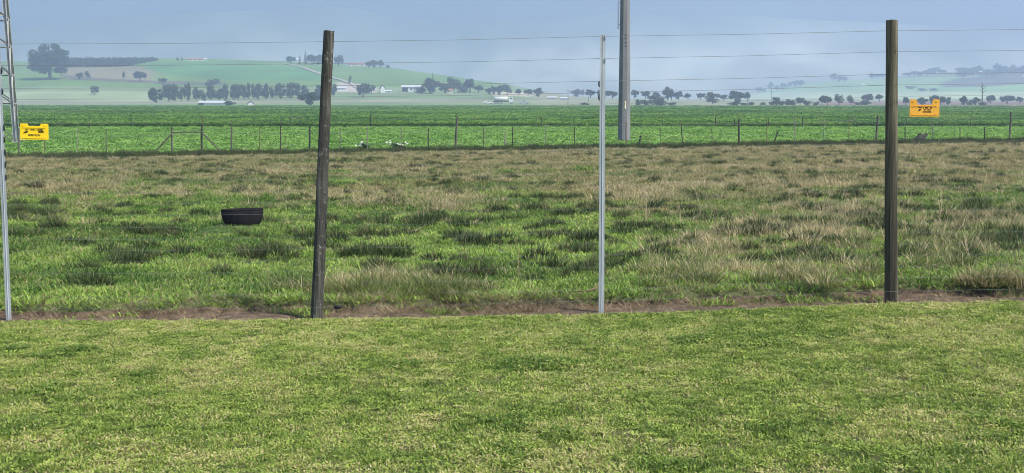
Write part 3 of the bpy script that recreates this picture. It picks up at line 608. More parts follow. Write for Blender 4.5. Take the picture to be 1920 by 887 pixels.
for (tx, ty, bx_, by_, w_, mat) in FP: far_post(tx, ty, bx_, by_, w_, mat, "post", ff, on_far(bx_))
for k in range(4):
    pts_ = []
    for px in range(-60, 2001, 60):
        Y = on_far(px); x = (px - CX) / FPX * Y; pts_.append((x, Y - .06, g1(x, Y) + [.3, .58, .84, 1.08][k] + .015 * math.sin(px * .7 + k)))
    rel(MB().tube(pts_, .0022, 4).build("wire", M['wire'], ff))
# braced gateway of the stock fence
Yg = on_far(350)
for (a, b_, w_, nm) in [((322, 238), (322, 293), 3.4, "strainer_post"), ((378, 236), (378, 293), 4, "strainer_post"), ((322, 248), (378, 247.5), 2.2, "cross_rail"), ((321, 252), (282, 294), 2.6, "brace"), ((380, 250), (422, 293), 2.6, "brace")]:
    if nm == "strainer_post": far_post(*a, *b_, w_, 'grey_wood' if a[0] == 322 else 'dark_wood', nm, ff, Yg)
    else: rel(MB().tube([P(*a, Yg - .1), P(*b_, Yg - .1)], w_ / 2 / FPX * Yg, 7).build(nm, M['grey_wood'], ff))
# second fence in front of the crop
f2 = empty("crop_fence", (0, 122, -.6), "distant thin post fence along the edge of the tall crop", "fence")
for (px, ty, w_, mat) in [(110, 218, 1, 'grey_wood'), (168, 219, 1, 'grey_wood'), (246, 216, 1.5, 'dark_wood'), (272, 219, 1, 'rust'), (380, 216, 1.4, 'rust'), (433, 218, 1.2, 'rust'), (527, 215, 1.3, 'dark_wood'), (545, 220, 1.3, 'grey_wood'), (564, 220, 1.3, 'grey_wood'), (695, 215, 1.7, 'dark_wood'), (767, 222, 1.4, 'dark_wood'), (817, 217, 1.1, 'grey_wood'), (855, 214, 1.4, 'dark_wood'), (940, 220, 1, 'grey_wood'), (1015, 219, 1.8, 'dark_wood'), (1075, 220, 1, 'grey_wood'),
                          (1242, 221, 1.2, 'grey_wood'), (1275, 225, 1.2, 'rust'), (1342, 220, 2.3, 'dark_wood'), (1377, 223, 1.6, 'dark_wood'), (1441, 222, 1.3, 'dark_wood'), (1505, 219, 1.8, 'dark_wood'), (1538, 220, 1.1, 'rust'), (1600, 221, 1.1, 'grey_wood'), (1700, 220, 1.3, 'grey_wood'), (1760, 221, 1.1, 'rust'), (1820, 217, 1.3, 'grey_wood')]:
    far_post(px, ty, px, 242, w_, mat, "post", f2, 122.5)
for k in range(3): rel(MB().tube([(x, 122.45, -.62 + [.4, .8, 1.12][k] + .02 * math.sin(x)) for x in range(-60, 61, 5)], .0018, 4).build("wire", M['wire'], f2))
rel(MB().tube([P(545, 221, 122.4), P(564, 220.5, 122.4)], .05, 6).build("cross_rail", M['grey_wood'], f2))
# stump of dead wood and two clumps of white lilies at the fence foot
Ys = on_far(1725) + 1.2; c = P(1722, 268, Ys); c.z = g1(c.x, Ys)
st = empty("dead_stump", c, "dark weathered stump of dead wood lying by the stock fence", "stump")
MB().tube([(-.4, 0, -.05), (-.22, 0, .08), (.05, .02, .2), (.26, 0, .32), (.42, 0, .43)], [.04, .13, .2, .13, .05], 9).build("trunk", M['dark_wood'], st)
for q in ([(-.1, 0, .1), (.1, -.1, .0), (.22, -.16, -.08)], [(.1, 0, .25), (.05, .02, .42), (.12, 0, .5)], [(.2, 0, .28), (.36, -.05, .1), (.34, -.06, -.08)]):
    MB().tube(q, [.11, .07, .02], 7).build("root", M['dark_wood'], st)
for (px, py, wpx, n, lab) in [(684, 281, 34, 6, "small clump of white lilies at the foot of the stock fence"), (745, 278, 40, 10, "larger clump of white lilies at the foot of the stock fence")]:
    Y = on_far(px) + .25; c = P(px, py, Y); c.z = g1(c.x, Y); lo = empty("lily_clump", c, lab, "flower"); rr = random.Random(px)
    V, F, b, cc = leaves(90, .75, .28, .26, px, .9); V = V * np.array([wpx / 60, .6, 1]); link(bpy.data.objects.new("foliage", np_mesh("foliage", V, F, M['lily_leaf'], attrs={"b": b})), lo)
    fm = MB()
    prof = [(.006, 0), (.014, .04), (.036, .08), (.048, .1)]
    for (r_, z_) in prof:
        for k in range(8): a = 2 * math.pi * k / 8; fm.v.append((math.cos(a) * r_, math.sin(a) * r_, z_ + (.03 if k == 2 and r_ > .05 else 0)))
    for i in range(3):
        for k in range(8): fm.f.append((i * 8 + k, i * 8 + (k + 1) % 8, (i + 1) * 8 + (k + 1) % 8, (i + 1) * 8 + k))
    me = fm.mesh("flower", M['petal'], True)
    for k in range(n):
        o = link(bpy.data.objects.new("flower", me), lo); o.location = (rr.uniform(-.5, .5) * wpx / FPX * Y, rr.uniform(-.2, .1), rr.uniform(.2, .42)); o.rotation_euler = (rr.uniform(.3, 1.0), 0, rr.uniform(-.8, .8))

# ------------------------------------------------------------------ concrete power pole and lattice tower
Yp = 73.; c = P(1170, 272, Yp); zp = g1(c.x, Yp)
pp = empty("power_pole", (c.x, Yp, zp), "tall grey tapered concrete power pole standing behind the stock fence", "pole")
n = 8; mb = MB(); prof = [(-.3, .345), (0, .345), (4, .30), (8, .255), (17, .17)]
for (z_, r_) in prof:
    for k in range(n): a = 2 * math.pi * (k + .5) / n; mb.v.append((math.cos(a) * r_, math.sin(a) * r_, z_))
for i in range(len(prof) - 1):
    for k in range(n): mb.f.append((i * n + k, i * n + (k + 1) % n, (i + 1) * n + (k + 1) % n, (i + 1) * n + k))
mb.f.append(tuple((len(prof) - 1) * n + k for k in range(n))); mb.build("shaft", M['concrete'], pp)
lathe([(.62, -.2), (.6, .05), (.5, .1), (.36, .13)], 20).build("footing", M['soil'], pp)
h = lambda py: P(1170, py, Yp).z - zp
rb = .345 - .0113 * h(197)
MB().box((.03, -rb * .95 - .01, h(197)), (.07, .02, .42)).build("marker_plate", M['yellow_tag'], pp)
for py in (66, 72, 80, 87): MB().tube([(.03, -.28, h(py)), (.03, -.235, h(py))], .035, 8).build("climbing_hole", M['dark'], pp)
MB().tube([(-.36, -.05, h(55)), (-.33, -.05, h(-140))], .028, 8).build("ladder_rail", M['galv'], pp)
for py in (46, 4, -40, -85, -130): MB().tube([(-.37, -.05, h(py)), (-.1, -.05, h(py))], .025, 6).build("rail_bracket", M['galv'], pp)
MB().box((0, 0, 16.2), (3.2, .16, .16)).build("cross_arm", M['galv'], pp)
for sx in (-1.5, 0, 1.5): MB().tube([(sx, 0, 16.28), (sx, 0, 16.7)], [.05, .08], 8).build("insulator", M['slate'], pp)

YL = 76.; base = P(31, 268, YL); hw0 = 2.35; xc = base.x - hw0; RZ = math.radians(17.2); TC = base - Matrix.Rotation(RZ, 3, 'Z') @ Vector((hw0, -hw0, 0)); TC.z = zl = g1(xc, YL)
lt = empty("lattice_tower", TC, "galvanised steel lattice tower rising beside the leafy field", "tower", rz=RZ)
tap = .042; HT = 30.
def cor(h_, sx, sy): q = hw0 - tap * h_; return Vector((sx * q, sy * q, h_))
def angle(a, b_, w_, nm, par, mat=M['lattice'], join=None):
    d = (b_ - a).normalized(); s_ = d.cross(Vector((0, 1, 0)) if abs(d.y) < .8 else Vector((1, 0, 0))).normalized(); t_ = d.cross(s_); th = w_ * .12
    mb = join or MB()
    prof = [(0, 0), (w_, 0), (w_, th), (th, th), (th, w_), (0, w_)]
    vs = [a + s_ * p + t_ * q for p, q in prof] + [b_ + s_ * p + t_ * q for p, q in prof]; k = len(prof)
    mb.add(vs, [tuple(range(k)), tuple(range(2 * k - 1, k - 1, -1))] + [(i, (i + 1) % k, (i + 1) % k + k, i + k) for i in range(k)])
    if join is None: return mb.build(nm, mat, par)
levels = [.0, 2.3, 3.9, 5.5, 7.0, 8.6, 10.2, 11.8]
for sx in (-1, 1):
    for sy in (-1, 1):
        angle(cor(-.3, sx, sy), cor(HT, sx, sy), .17, "leg", lt)
        lathe([(.3, -.3), (.28, .12), (.2, .2)], 10).build("footing", M['concrete'], lt).location = cor(0, sx, sy)
up = MB()
def face(h0, h1, join, diag=True):
    for (s0, s1) in (((-1, -1), (1, -1)), ((1, -1), (1, 1)), ((1, 1), (-1, 1)), ((-1, 1), (-1, -1))):
        if h1 - h0 > .5: angle(cor(h1, *s0), cor(h1, *s1), .085, "tie", lt, join=join)
        m = cor(h1, *s0).lerp(cor(h1, *s1), .5)
        angle(cor(h0, *s0), m, .07, "brace", lt, join=join); angle(cor(h0, *s1), m, .07, "brace", lt, join=join)
for a, b_ in zip(levels[:-1], levels[1:]): face(a, b_, None)
hh = levels[-1]
while hh < HT - 1.5: face(hh, hh + 1.5, up); hh += 1.5
for zc, wd in ((20, 4), (24, 4.6), (28, 3.6)): up.box((0, 0, zc), (wd * 2, .25, .25))
tag(up.build("upper_lattice", M['lattice'], lt), kind='stuff')

# ------------------------------------------------------------------ trees
def crown_mesh(name, lobes, nl, size, seed, mat, gap=.0):
    r = np.random.default_rng(seed); V = []; w_ = np.array([l[3] * l[4] * l[5] for l in lobes]) ** .66; w_ /= w_.sum(); B = []
    k = r.choice(len(lobes), nl, p=w_); L = np.array(lobes)[k]
    d = r.normal(0, 1, (nl, 3)); d /= np.linalg.norm(d, axis=1)[:, None]; rad = r.uniform(.35, 1.0, nl) ** .5 * (1 + r.normal(0, .07, nl))
    c = L[:, :3] + d * rad[:, None] * L[:, 3:6]
    nrm = d + r.normal(0, .7, (nl, 3)); nrm /= np.linalg.norm(nrm, axis=1)[:, None]
    t1 = np.cross(nrm, r.normal(0, 1, (nl, 3))); t1 /= np.linalg.norm(t1, axis=1)[:, None]; t2 = np.cross(nrm, t1); s = size * r.uniform(.6, 1.4, nl)[:, None]
    V = np.stack([c - t1 * s, c - t2 * s * .6, c + t1 * s, c + t2 * s * .6], 1).reshape(-1, 3); F = np.arange(nl * 4).reshape(-1, 4)
    lobe_b = r.uniform(-.25, .25, len(lobes)); b = np.clip(r.uniform(0.1, .9, nl) + lobe_b[k], 0, 1)
    return np_mesh(name, V, F, mat, attrs={"b": np.repeat(b, 4)})
def trunk_mesh(name, h_top, r0, limbs, seed, mat):
    mb = MB(); r = random.Random(seed); mb.tube([(0, 0, -.03), (r.uniform(-.02, .02), 0, h_top * .5), (0, 0, h_top)], [r0 * 1.3, r0, r0 * .5], 7)
    for i in range(limbs):
        a = r.uniform(0, 6.28); z0 = h_top * r.uniform(.4, .85); l = r.uniform(.2, .42)
        mb.tube([(0, 0, z0), (math.cos(a) * l * .5, math.sin(a) * l * .5, z0 + l * .45), (math.cos(a) * l, math.sin(a) * l, z0 + l * 1.05)], [r0 * .5, r0 * .32, r0 * .1], 5)
    return mb.mesh(name, mat)
rt = random.Random(12)
KIND = {}
def mk(kind, variants):  # unit trees: height 1, crown width about 1
    KIND[kind] = variants
def lob(n, cx, cz, rx, rz, lr, seed, zmin=.0):
    r = random.Random(seed); out = []
    for i in range(n):
        a = r.uniform(0, 6.283); u = math.sqrt(r.random()) * .95; v = r.uniform(-1, 1) * math.sqrt(max(0, 1 - u * u * .8))
        s = lr * r.uniform(.65, 1.25); out.append((cx + math.cos(a) * u * rx, math.sin(a) * u * rx, max(cz + v * rz, zmin + s), s, s, s * .85))
    return out
mk('round', [(crown_mesh("crown", lob(22, 0, .54, .37, .32, .16, s), 1900, .043, s, M['f_dark']), trunk_mesh("trunk", .6, .035, 5, s, M['bark'])) for s in (1, 2, 3)])
mk('tall', [(crown_mesh("crown", lob(24, 0, .52, .34, .4, .16, s), 1900, .043, s, M['f_mid']), trunk_mesh("trunk", .75, .03, 5, s, M['bark'])) for s in (11, 12, 13)])
mk('gum', [(crown_mesh("crown", lob(52, 0, .54, .42, .4, .11, 23), 9000, .021, 23, M['f_dark']), trunk_mesh("trunk", .75, .035, 8, 23, M['bark']))])
mk('conifer', [(crown_mesh("crown", [(0, 0, .12 + .8 * i / 8, .3 * (1 - i / 9.5) + .03, .3 * (1 - i / 9.5) + .03, .09) for i in range(9)], 700, .03, 31, M['f_dark']), trunk_mesh("trunk", .9, .03, 0, 31, M['bark']))])
mk('bush', [(crown_mesh("crown", lob(16, 0, .42, .34, .32, .22, s), 1000, .045, s, M['f_dark']), trunk_mesh("trunk", .4, .03, 4, s, M['bark'])) for s in (41, 42)])
mk('olive', [(crown_mesh("crown", lob(18, 0, .5, .36, .38, .18, s), 1600, .043, s, M['f_olive']), trunk_mesh("trunk", .6, .03, 5, s, M['bark'])) for s in (51, 52)])
mk('faint', [(crown_mesh("crown", lob(16, 0, .55, .36, .34, .16, s), 850, .043, s, M['f_mid']), trunk_mesh("trunk", .6, .03, 7, s, M['bark'])) for s in (61, 62)])
ORDER = []
def tree(px, top, base, wpx, kind, label, group=None, Y=None, name=None):
    if Y is None: c = hit(px, base)
    else:
        c = P(px, base, Y); c.z = g1(c.x, Y) if base > 190 else c.z
    Hm = (base - top) / FPX * c.y
    if Y is not None: Hm = P(px, top, Y).z - c.z
    Wm = wpx / FPX * c.y * 1.22 * rt.uniform(.88, 1.15); Hm *= rt.uniform(.95, 1.12)
    v = rt.choice(KIND[kind]); o = empty(name or ("shrub" if kind == 'bush' else "tree"), c - Vector((0, 0, .02 * Hm)), label, "shrub" if kind == 'bush' else "tree", group, rt.uniform(0, 6.28))
    o.scale = (Wm, Wm, Hm)
    link(bpy.data.objects.new("trunk", v[1]), o); link(bpy.data.objects.new("crown", v[0]), o)
    ORDER.append((px, o)); return o
tree(93, 82, 150, 66, 'gum', "huge spreading tree standing alone on the hazy hillside")
for (px, t_, b_, w_, lab) in [(263, 132, 153, 25, "round bushy tree below the pale tan hill field"), (178, 160, 178, 19, "small faint round tree on the grass slope under the big lone tree"), (165, 132, 149, 11, "narrow tree at the edge of the tan hill field"), (150, 135, 149, 14, "low tree cluster between the lone tree and the tan field"), (232, 134, 149, 8, "thin sparse tree in the tan hill field"), (305, 145, 157, 15, "small tree on the hedge line above the tree row"), (398, 146, 164, 28, "broad faint tree on the hill behind the tree row")]:
    tree(px, t_, b_, w_, 'faint' if w_ < 12 or px in (178, 398) else 'round', lab)
G1 = "tall trees in the row at the foot of the green hill"
for (px, t_, b_, w_) in [(293, 164, 193, 28), (316, 155, 190, 24), (330, 158, 190, 15), (340, 160, 190, 15), (351, 156, 190, 13), (368, 160, 189, 13), (380, 165, 189, 12), (396, 157, 188, 18), (412, 161, 188, 18), (423, 158, 188, 13), (438, 153, 188, 15), (447, 154, 187, 14), (458, 156, 187, 11), (467, 155, 187, 10), (476, 154, 187, 11), (485, 154, 187, 13), (498, 155, 187, 15), (510, 161, 186, 12), (526, 156, 186, 19), (545, 154, 186, 15), (558, 155, 186, 11), (572, 156, 186, 15), (597, 156, 186, 15), (626, 152, 182, 11)]:
    tree(px, t_, b_, w_, 'tall', "slender tall tree in the long row below the green hill", G1)
tree(581, 171, 199, 38, 'round', "dark wide tree at the crop edge in front of the tall tree row", Y=590)
tree(431, 186, 199, 20, 'bush', "dark round shrub at the end of the white greenhouse roof", Y=585)
tree(377, 190, 199, 12, 'bush', "small dark shrub at the other end of the greenhouse roof", Y=590)
tree(681, 153, 184, 24, 'round', "dark rounded tree standing alone near the sandy yard"); tree(697, 158, 176, 17, 'faint', "pale thin tree beside the rounded yard tree")
tree(656, 141, 160, 7, 'faint', "thin bare looking tree by the farm track on the slope")
G2 = "trees around the hilltop farmstead"
for (px, t_, b_, w_, k) in [(546, 104, 120, 16, 'round'), (562, 102, 121, 9, 'conifer'), (573, 97, 121, 11, 'conifer'), (585, 100, 122, 17, 'round'), (597, 101, 122, 15, 'round'), (607, 103, 122, 12, 'tall'), (635, 101, 125, 16, 'round'), (691, 113, 128, 11, 'round'), (701, 111, 128, 14, 'round'), (713, 112, 128, 14, 'round'), (727, 121, 129, 9, 'faint'), (333, 108, 115, 8, 'faint'), (341, 106, 114, 6, 'conifer')]:
    lab = "pointed conifer on the crest of the green hill" if k == 'conifer' else "broad hazy tree on the crest of the green hill" if k != 'faint' else "thin faint tree on the crest of the green hill"
    tree(px, t_, b_, w_, k, lab, lab.replace("on the crest", "along the crest"))
G3 = "trees round the farm buildings"
for (px, t_, b_, w_, k) in [(806, 147, 176, 32, 'round'), (812, 137, 174, 8, 'conifer'), (788, 159, 175, 20, 'bush'), (834, 152, 175, 22, 'round'), (846, 143, 173, 13, 'tall'), (859, 150, 174, 22, 'faint'), (881, 145, 174, 24, 'round'), (897, 158, 174, 17, 'round'), (869, 156, 174, 15, 'bush'), (917, 164, 177, 13, 'round'), (925, 162, 178, 11, 'round'), (936, 160, 179, 15, 'round'), (951, 157, 179, 20, 'faint')]:
    lab = {'round': "dense dark tree in the clump beside the white roofed farm shed", 'conifer': "tall pointed tree rising above the clump by the farm shed", 'bush': "low dark shrub in the clump beside the farm shed", 'tall': "slim tall tree in the clump beside the farm shed", 'faint': "pale thin crowned tree in the clump by the farm shed"}[k]
    tree(px, t_, b_, w_, k, lab, lab + " group")
for (px, t_, b_, w_) in [(973, 166, 179, 14), (990, 167, 180, 17), (1010, 165, 182, 18), (1082, 166, 182, 19), (1093, 168, 182, 10), (1107, 167, 183, 19), (1124, 167, 183, 11), (1136, 168, 183, 9), (1148, 169, 184, 20), (1190, 168, 184, 15), (1210, 168, 185, 19), (1229, 172, 186, 18), (1252, 163, 187, 17), (1259, 169, 187, 14), (1272, 171, 187, 17), (1290, 175, 187, 15), (1314, 172, 187, 15), (1356, 177, 189, 15)]:
    tree(px, t_, b_, w_, 'round', "round crowned tree in the open line along the hazy plain", "round trees in a line across the plain", Y=None if b_ < 183 else 830)
for (px, t_, b_, w_, k) in [(1197, 182, 199, 11, 'bush'), (1211, 184, 199, 16, 'bush'), (1236, 181, 199, 24, 'bush'), (1259, 189, 199, 17, 'bush'), (1376, 187, 199, 22, 'bush'), (1395, 191, 199, 16, 'bush'), (1409, 189, 199, 11, 'bush'), (1430, 190, 199, 11, 'bush'), (1447, 188, 199, 11, 'bush'), (1456, 179, 199, 15, 'tall'), (1466, 186, 199, 12, 'bush'), (1476, 183, 199, 13, 'bush'), (1486, 184, 199, 13, 'bush'), (1500, 182, 199, 15, 'round'), (1513, 184, 199, 15, 'bush'), (1530, 187, 199, 11, 'bush'),
                            (1541, 177, 199, 17, 'round'), (1551, 177, 199, 15, 'round'), (1573, 175, 199, 18, 'faint'), (1595, 178, 199, 15, 'faint'), (1609, 190, 199, 14, 'bush'), (1622, 185, 199, 18, 'bush'), (1698, 181, 199, 14, 'round'), (1728, 181, 199, 19, 'round'), (1751, 176, 199, 19, 'round'), (1764, 178, 199, 18, 'round'), (1778, 180, 199, 8, 'tall'), (1807, 178, 199, 13, 'round'), (1817, 186, 199, 12, 'bush'), (1829, 179, 199, 19, 'faint'), (1842, 188, 199, 12, 'bush'), (1093, 190, 199, 11, 'bush'), (1101, 192, 199, 8, 'bush')]:
    lab = {'bush': "dark shrub in the thicket along the far edge of the crop", 'round': "dark full tree in the thicket along the far crop edge", 'tall': "slim dark tree in the thicket along the far crop edge", 'faint': "sparse thin crowned tree in the thicket along the crop edge"}[k]
    tree(px, t_, b_, w_, k, lab, lab + " group", Y=rt.uniform(585, 640))
tree(1336, 170, 194, 22, 'olive', "olive brown autumn coloured tree standing on the hazy plain", Y=720); tree(1230, 177, 196, 24, 'olive', "olive brown low tree behind the dark shrubs", Y=680)
tree(1380, 169, 191, 28, 'round', "broad dark dome shaped tree beside the autumn coloured tree", Y=760); tree(1402, 171, 190, 18, 'round', "narrower dark tree touching the broad dome shaped tree", Y=790)
for (px, t_, b_, w_) in [(1627, 175, 192, 19), (1649, 176, 190, 13), (1857, 177, 194, 17), (1888, 176, 194, 26), (1912, 180, 194, 12)]:
    tree(px, t_, b_, w_, 'round', "hazy dark tree rising behind the brown strip past the crop", "hazy trees behind the brown strip", Y=760)
for (px, t_, b_, w_) in [(1422, 162, 175, 11), (1432, 165, 174, 11), (1446, 153, 170, 11), (1456, 160, 170, 9), (1468, 156, 168, 16), (1480, 153, 164, 12), (1491, 150, 162, 14), (1502, 149, 161, 16), (1562, 137, 153, 12), (1574, 141, 153, 12), (1583, 142, 153, 12), (1634, 138, 148, 11), (1644, 138, 147, 11), (1655, 137, 147, 12), (1701, 135, 144, 16), (1714, 133, 143, 18), (1725, 134, 143, 16), (1738, 130, 142, 16), (1753, 126, 139, 20), (1766, 130, 139, 16), (1708, 159, 167, 18), (1730, 164, 171, 18), (1750, 163, 171, 15)]:
    tree(px, t_, b_, w_, 'bush' if b_ > 165 and px > 1700 else 'round', "faint blue grey tree on the far hazy hill" if not (b_ > 165 and px > 1700) else "faint low shrub on the far hazy hill", "faint trees on the far hill" if not (b_ > 165 and px > 1700) else "faint shrubs on the far hill")
for i in range(26):
    px = 1795 + i * 5.2 + rt.uniform(-4, 4); b_ = 141 - (px - 1795) * .045 + rt.uniform(-3, 7); tree(px, b_ - rt.uniform(9, 19), b_, rt.uniform(12, 22), 'faint' if i % 3 == 0 else 'round', "blue grey hazy tree among the white houses on the far hill", "trees among the far houses")
# dead bare tree
c = P(1841, 199, 640); c.z = g1(c.x, 640); Hm = P(1841, 153, 640).z - c.z
dt = empty("dead_tree", c, "tall bare dead tree rising above the thicket past the crop", "tree")
MB().tube([(0, 0, -.2), (.1, 0, Hm * .5), (-.1, 0, Hm * .75), (.1, 0, Hm)], [.35, .26, .17, .04], 7).build("trunk", M['bark'], dt)
for (z0, dx, dz) in [(.5, 1.6, 1.6), (.55, -1.4, 1.5), (.62, 1.1, 2.0), (.7, -1.3, 1.4), (.76, .8, 1.5), (.82, -.7, 1.5), (.6, -.6, 2.4), (.68, 1.7, .9)]:
    MB().tube([(0, 0, Hm * z0), (dx * .55, dx * .2, Hm * z0 + dz * .45), (dx, dx * .1, Hm * z0 + dz)], [.14, .09, .03], 5).build("limb", M['bark'], dt)
# plantation block on the crest, one dark mass
L_ = []; r = np.random.default_rng(90)
for i in range(240):
    px = r.uniform(112, 294); base = np.interp(px, [112, 200, 240, 294], [126, 126, 124, 113.5]); c = hit(px, base + r.uniform(-1.2, .4)); tp = np.interp(px, [112, 150, 290, 296], [110.5, 109, 108.5, 109])
    Hm = max((base - tp) / FPX * c.y * r.uniform(.9, 1.1), 2.5); L_.append((c.x, c.y, c.z + Hm * .5, 2.0, 2.4, Hm * .52))
tag(link(bpy.data.objects.new("pine_plantation", crown_mesh("pine_plantation", L_, 15000, .55, 91, M['f_dark']))), "long dark pine plantation block on the hazy hill crest", "forest", kind='stuff')

# ------------------------------------------------------------------ farm buildings, track, vehicles
def house(name, px, base, wpx, hpx, rpx, wall, roof, label, cat="house", group=None, Y=None, rz=0, depth=None, gable='x', openings=2, dark_side=False):
    c = hit(px, base) if Y is None else P(px, base, Y)
    if Y is not None: c.z = g1(c.x, Y)
    s = c.y / FPX; W = wpx * s; H = hpx * s; R = rpx * s; D = depth or W * .6
    o = empty(name, c, label, cat, group, rz)
    MB().box((0, 0, H / 2 - .4), (W, D, H + .8)).build("wall", M[wall], o)
    ov = .06 * W; t = .12 + .01 * W
    if gable == 'x':   # ridge along x
        pr = [(-D / 2 - .4, H - .12), (0, H + R), (D / 2 + .4, H - .12), (D / 2 + .4, H + t - .12), (0, H + R + t), (-D / 2 - .4, H + t - .12)]
        MB().prism(pr, W + ov, Matrix.Rotation(math.pi / 2, 4, 'Z')).build("roof", M[roof], o)
        MB().prism([(-D / 2, H), (D / 2, H), (0, H + R)], W * .99, Matrix.Rotation(math.pi / 2, 4, 'Z')).build("gable", M[wall], o)
    else:
        pr = [(-W / 2 - .3, H - .12), (0, H + R), (W / 2 + .3, H - .12), (W / 2 + .3, H + t - .12), (0, H + R + t), (-W / 2 - .3, H + t - .12)]
        MB().prism(pr, D + .6, Matrix()).build("roof", M[roof], o); MB().prism([(-W / 2, H), (W / 2, H), (0, H + R)], D * .99, Matrix()).build("gable", M[wall], o)
    for k in range(openings):
        x = W * (-.3 + .6 * (k + .5) / max(openings, 1)); MB().box((x, -D / 2 - .02, H * .55), (W * .1, .08, H * .4)).build("window", M['glass'], o)
    ORDER.append((px, o))
    if dark_side: MB().box((-W * .33, -D / 2 - .02, H * .46), (W * .3, .1, H * .9)).build("open_bay", M['dark'], o)
    return o
house("greenhouse", 405, 200, 56, 4.4, 3.0, 'white', 'iron', "long low white roofed shed just behind the crop", "shed", Y=610, openings=0, depth=9)
for dx in (-6, 5): MB().box((dx * .8, 0, 2.3), (.9, .9, .9)).build("vent", M['slate'], bpy.data.objects["greenhouse"])
house("cottage", 470, 199, 10, 3.2, 4.5, 'white', 'slate', "small white gabled cottage just behind the crop", Y=605, gable='y', rz=.35, openings=1)
house("farm_shed", 772, 172, 36, 8.5, 3.0, 'white', 'iron', "long white roofed open sided farm shed below the hill", "shed", openings=1, dark_side=True)
house("farmhouse", 717, 174, 9, 7, 7, 'white', 'slate', "white gabled farmhouse with steep dark roof", gable='y', rz=.4, openings=1)
house("outbuilding", 729, 174, 12, 3, 1.6, 'white', 'iron', "low white outbuilding beside the gabled farmhouse", "shed", openings=1)
house("low_barn", 841, 175, 16, 5, 3, 'cream', 'tile', "small brownish barn among the trees by the farm shed", "barn", openings=1)
house("hill_house", 556, 116, 8, 4, 2.5, 'white', 'iron', "white roofed house among the hilltop conifers", openings=1)
for (px, wpx, wl, rf, lab) in [(356, 11, 'cream', 'tile', "red roofed cottage at the end of the hill crest row"), (366, 8, 'cream', 'tile', "smaller red roofed cottage in the middle of the hill crest row"), (376, 10, 'cream', 'tile', "red roofed cottage next to the white one on the crest"), (385, 6, 'white', 'iron', "small white cottage at the end of the crest row")]:
    house("cottage", px, 113.5, wpx, 2.6, 1.6, wl, rf, lab, openings=1)
for (px, wpx, lab) in [(655, 9, "white walled hilltop building by the round crest tree"), (666, 12, "long pinkish hilltop barn with tiled roof"), (678, 11, "low tiled barn next to the long hilltop barn")]:
    house("hill_barn", px, 124, wpx, 3.2, 1.8, 'white' if px == 655 else 'cream', 'tile', lab, "barn", openings=1)
house("yard_shed", 640, 170, 20, 4.5, 2, 'white', 'iron', "pale low shed in the sandy farm yard", "shed", openings=2)
house("plain_shed", 1058, 183, 14, 3, 1.5, 'white', 'iron', "pale shed on the sandy strip across the plain", "shed", Y=860, openings=1)
house("plain_shed", 1035, 182, 18, 3, 1.5, 'cream', 'iron', "longer cream shed on the sandy strip across the plain", "shed", Y=870, openings=1)
HG = "white houses on the far hazy hill"
for (px, b_, wpx) in [(1838, 137, 5), (1843, 140, 4), (1853, 138, 6), (1863, 139, 5), (1874, 136, 5), (1884, 137, 5), (1909, 140, 5), (1919, 144, 4)]:
    house("house", px, b_, wpx, 2.2, 1.4, 'white', 'iron', "tiny white house among trees on the far hazy hill", group=HG, openings=1)
for (px, b_, wpx, lab) in [(1687, 142, 5, "tiny white house beside shrubs at the far hill crest"), (1618, 161, 6, "lone tiny white house midway up the far green hill"), (1659, 166, 4, "tiny white hut at the end of a track on the far hill"), (1437, 171, 6, "tiny white house at the foot of the far hazy hill")]:
    house("house", px, b_, wpx, 2.4, 1.4, 'white', 'iron', lab, openings=1)
# pale farm track up the hill
def ribbon(name, pix, wpx0, wpx1, lift, mat):
    mb = MB(); pts_ = []
    for (a, b_) in zip(pix[:-1], pix[1:]):
        for k in range(14): f = k / 14; pts_.append((a[0] + (b_[0] - a[0]) * f, a[1] + (b_[1] - a[1]) * f))
    pts_.append(pix[-1]); W = [hit(*p) for p in pts_]; n = len(W)
    for i, p in enumerate(W):
        d = (W[min(i + 1, n - 1)] - W[max(i - 1, 0)]); d.z = 0; d = d.normalized() if d.length > 0 else Vector((1, 0, 0)); s_ = Vector((-d.y, d.x, 0)) * (wpx0 + (wpx1 - wpx0) * i / n)
        for q in (p - s_, p + s_): mb.v.append((q.x, q.y, float(far_z(np.array([q.x]), np.array([q.y]))[0]) + lift))
    for i in range(n - 1): mb.f.append((2 * i, 2 * i + 1, 2 * i + 3, 2 * i + 2))
    return tag(mb.build(name, mat), kind='structure')
ribbon("farm_track", [(528, 119.5), (545, 122), (570, 128), (600, 139), (622, 146), (640, 151), (660, 158), (670, 166)], 1.9, 1.7, .5, M['track'])
# utility poles
for (px, t_, b_, Y, lab) in [(1065, 167, 198, 640, "wooden utility pole beside the shrubs at the crop edge"), (1103, 176, 195, 760, "shorter wooden utility pole under the round trees"), (921, 154, 180, 850, "wooden utility pole beside the farm tree clump"), (1446, 170, 192, 800, "faint utility pole before the far green hill")]:
    c = P(px, b_, Y); c.z = g1(c.x, Y); Hm = P(px, t_, Y).z - c.z; o = empty("utility_pole", c, lab, "pole")
    MB().tube([(0, 0, -.3), (0, 0, Hm)], [.16, .11], 7).build("post", M['bark'], o); MB().box((0, 0, Hm - .5), (1.8, .12, .14)).build("cross_arm", M['bark'], o)
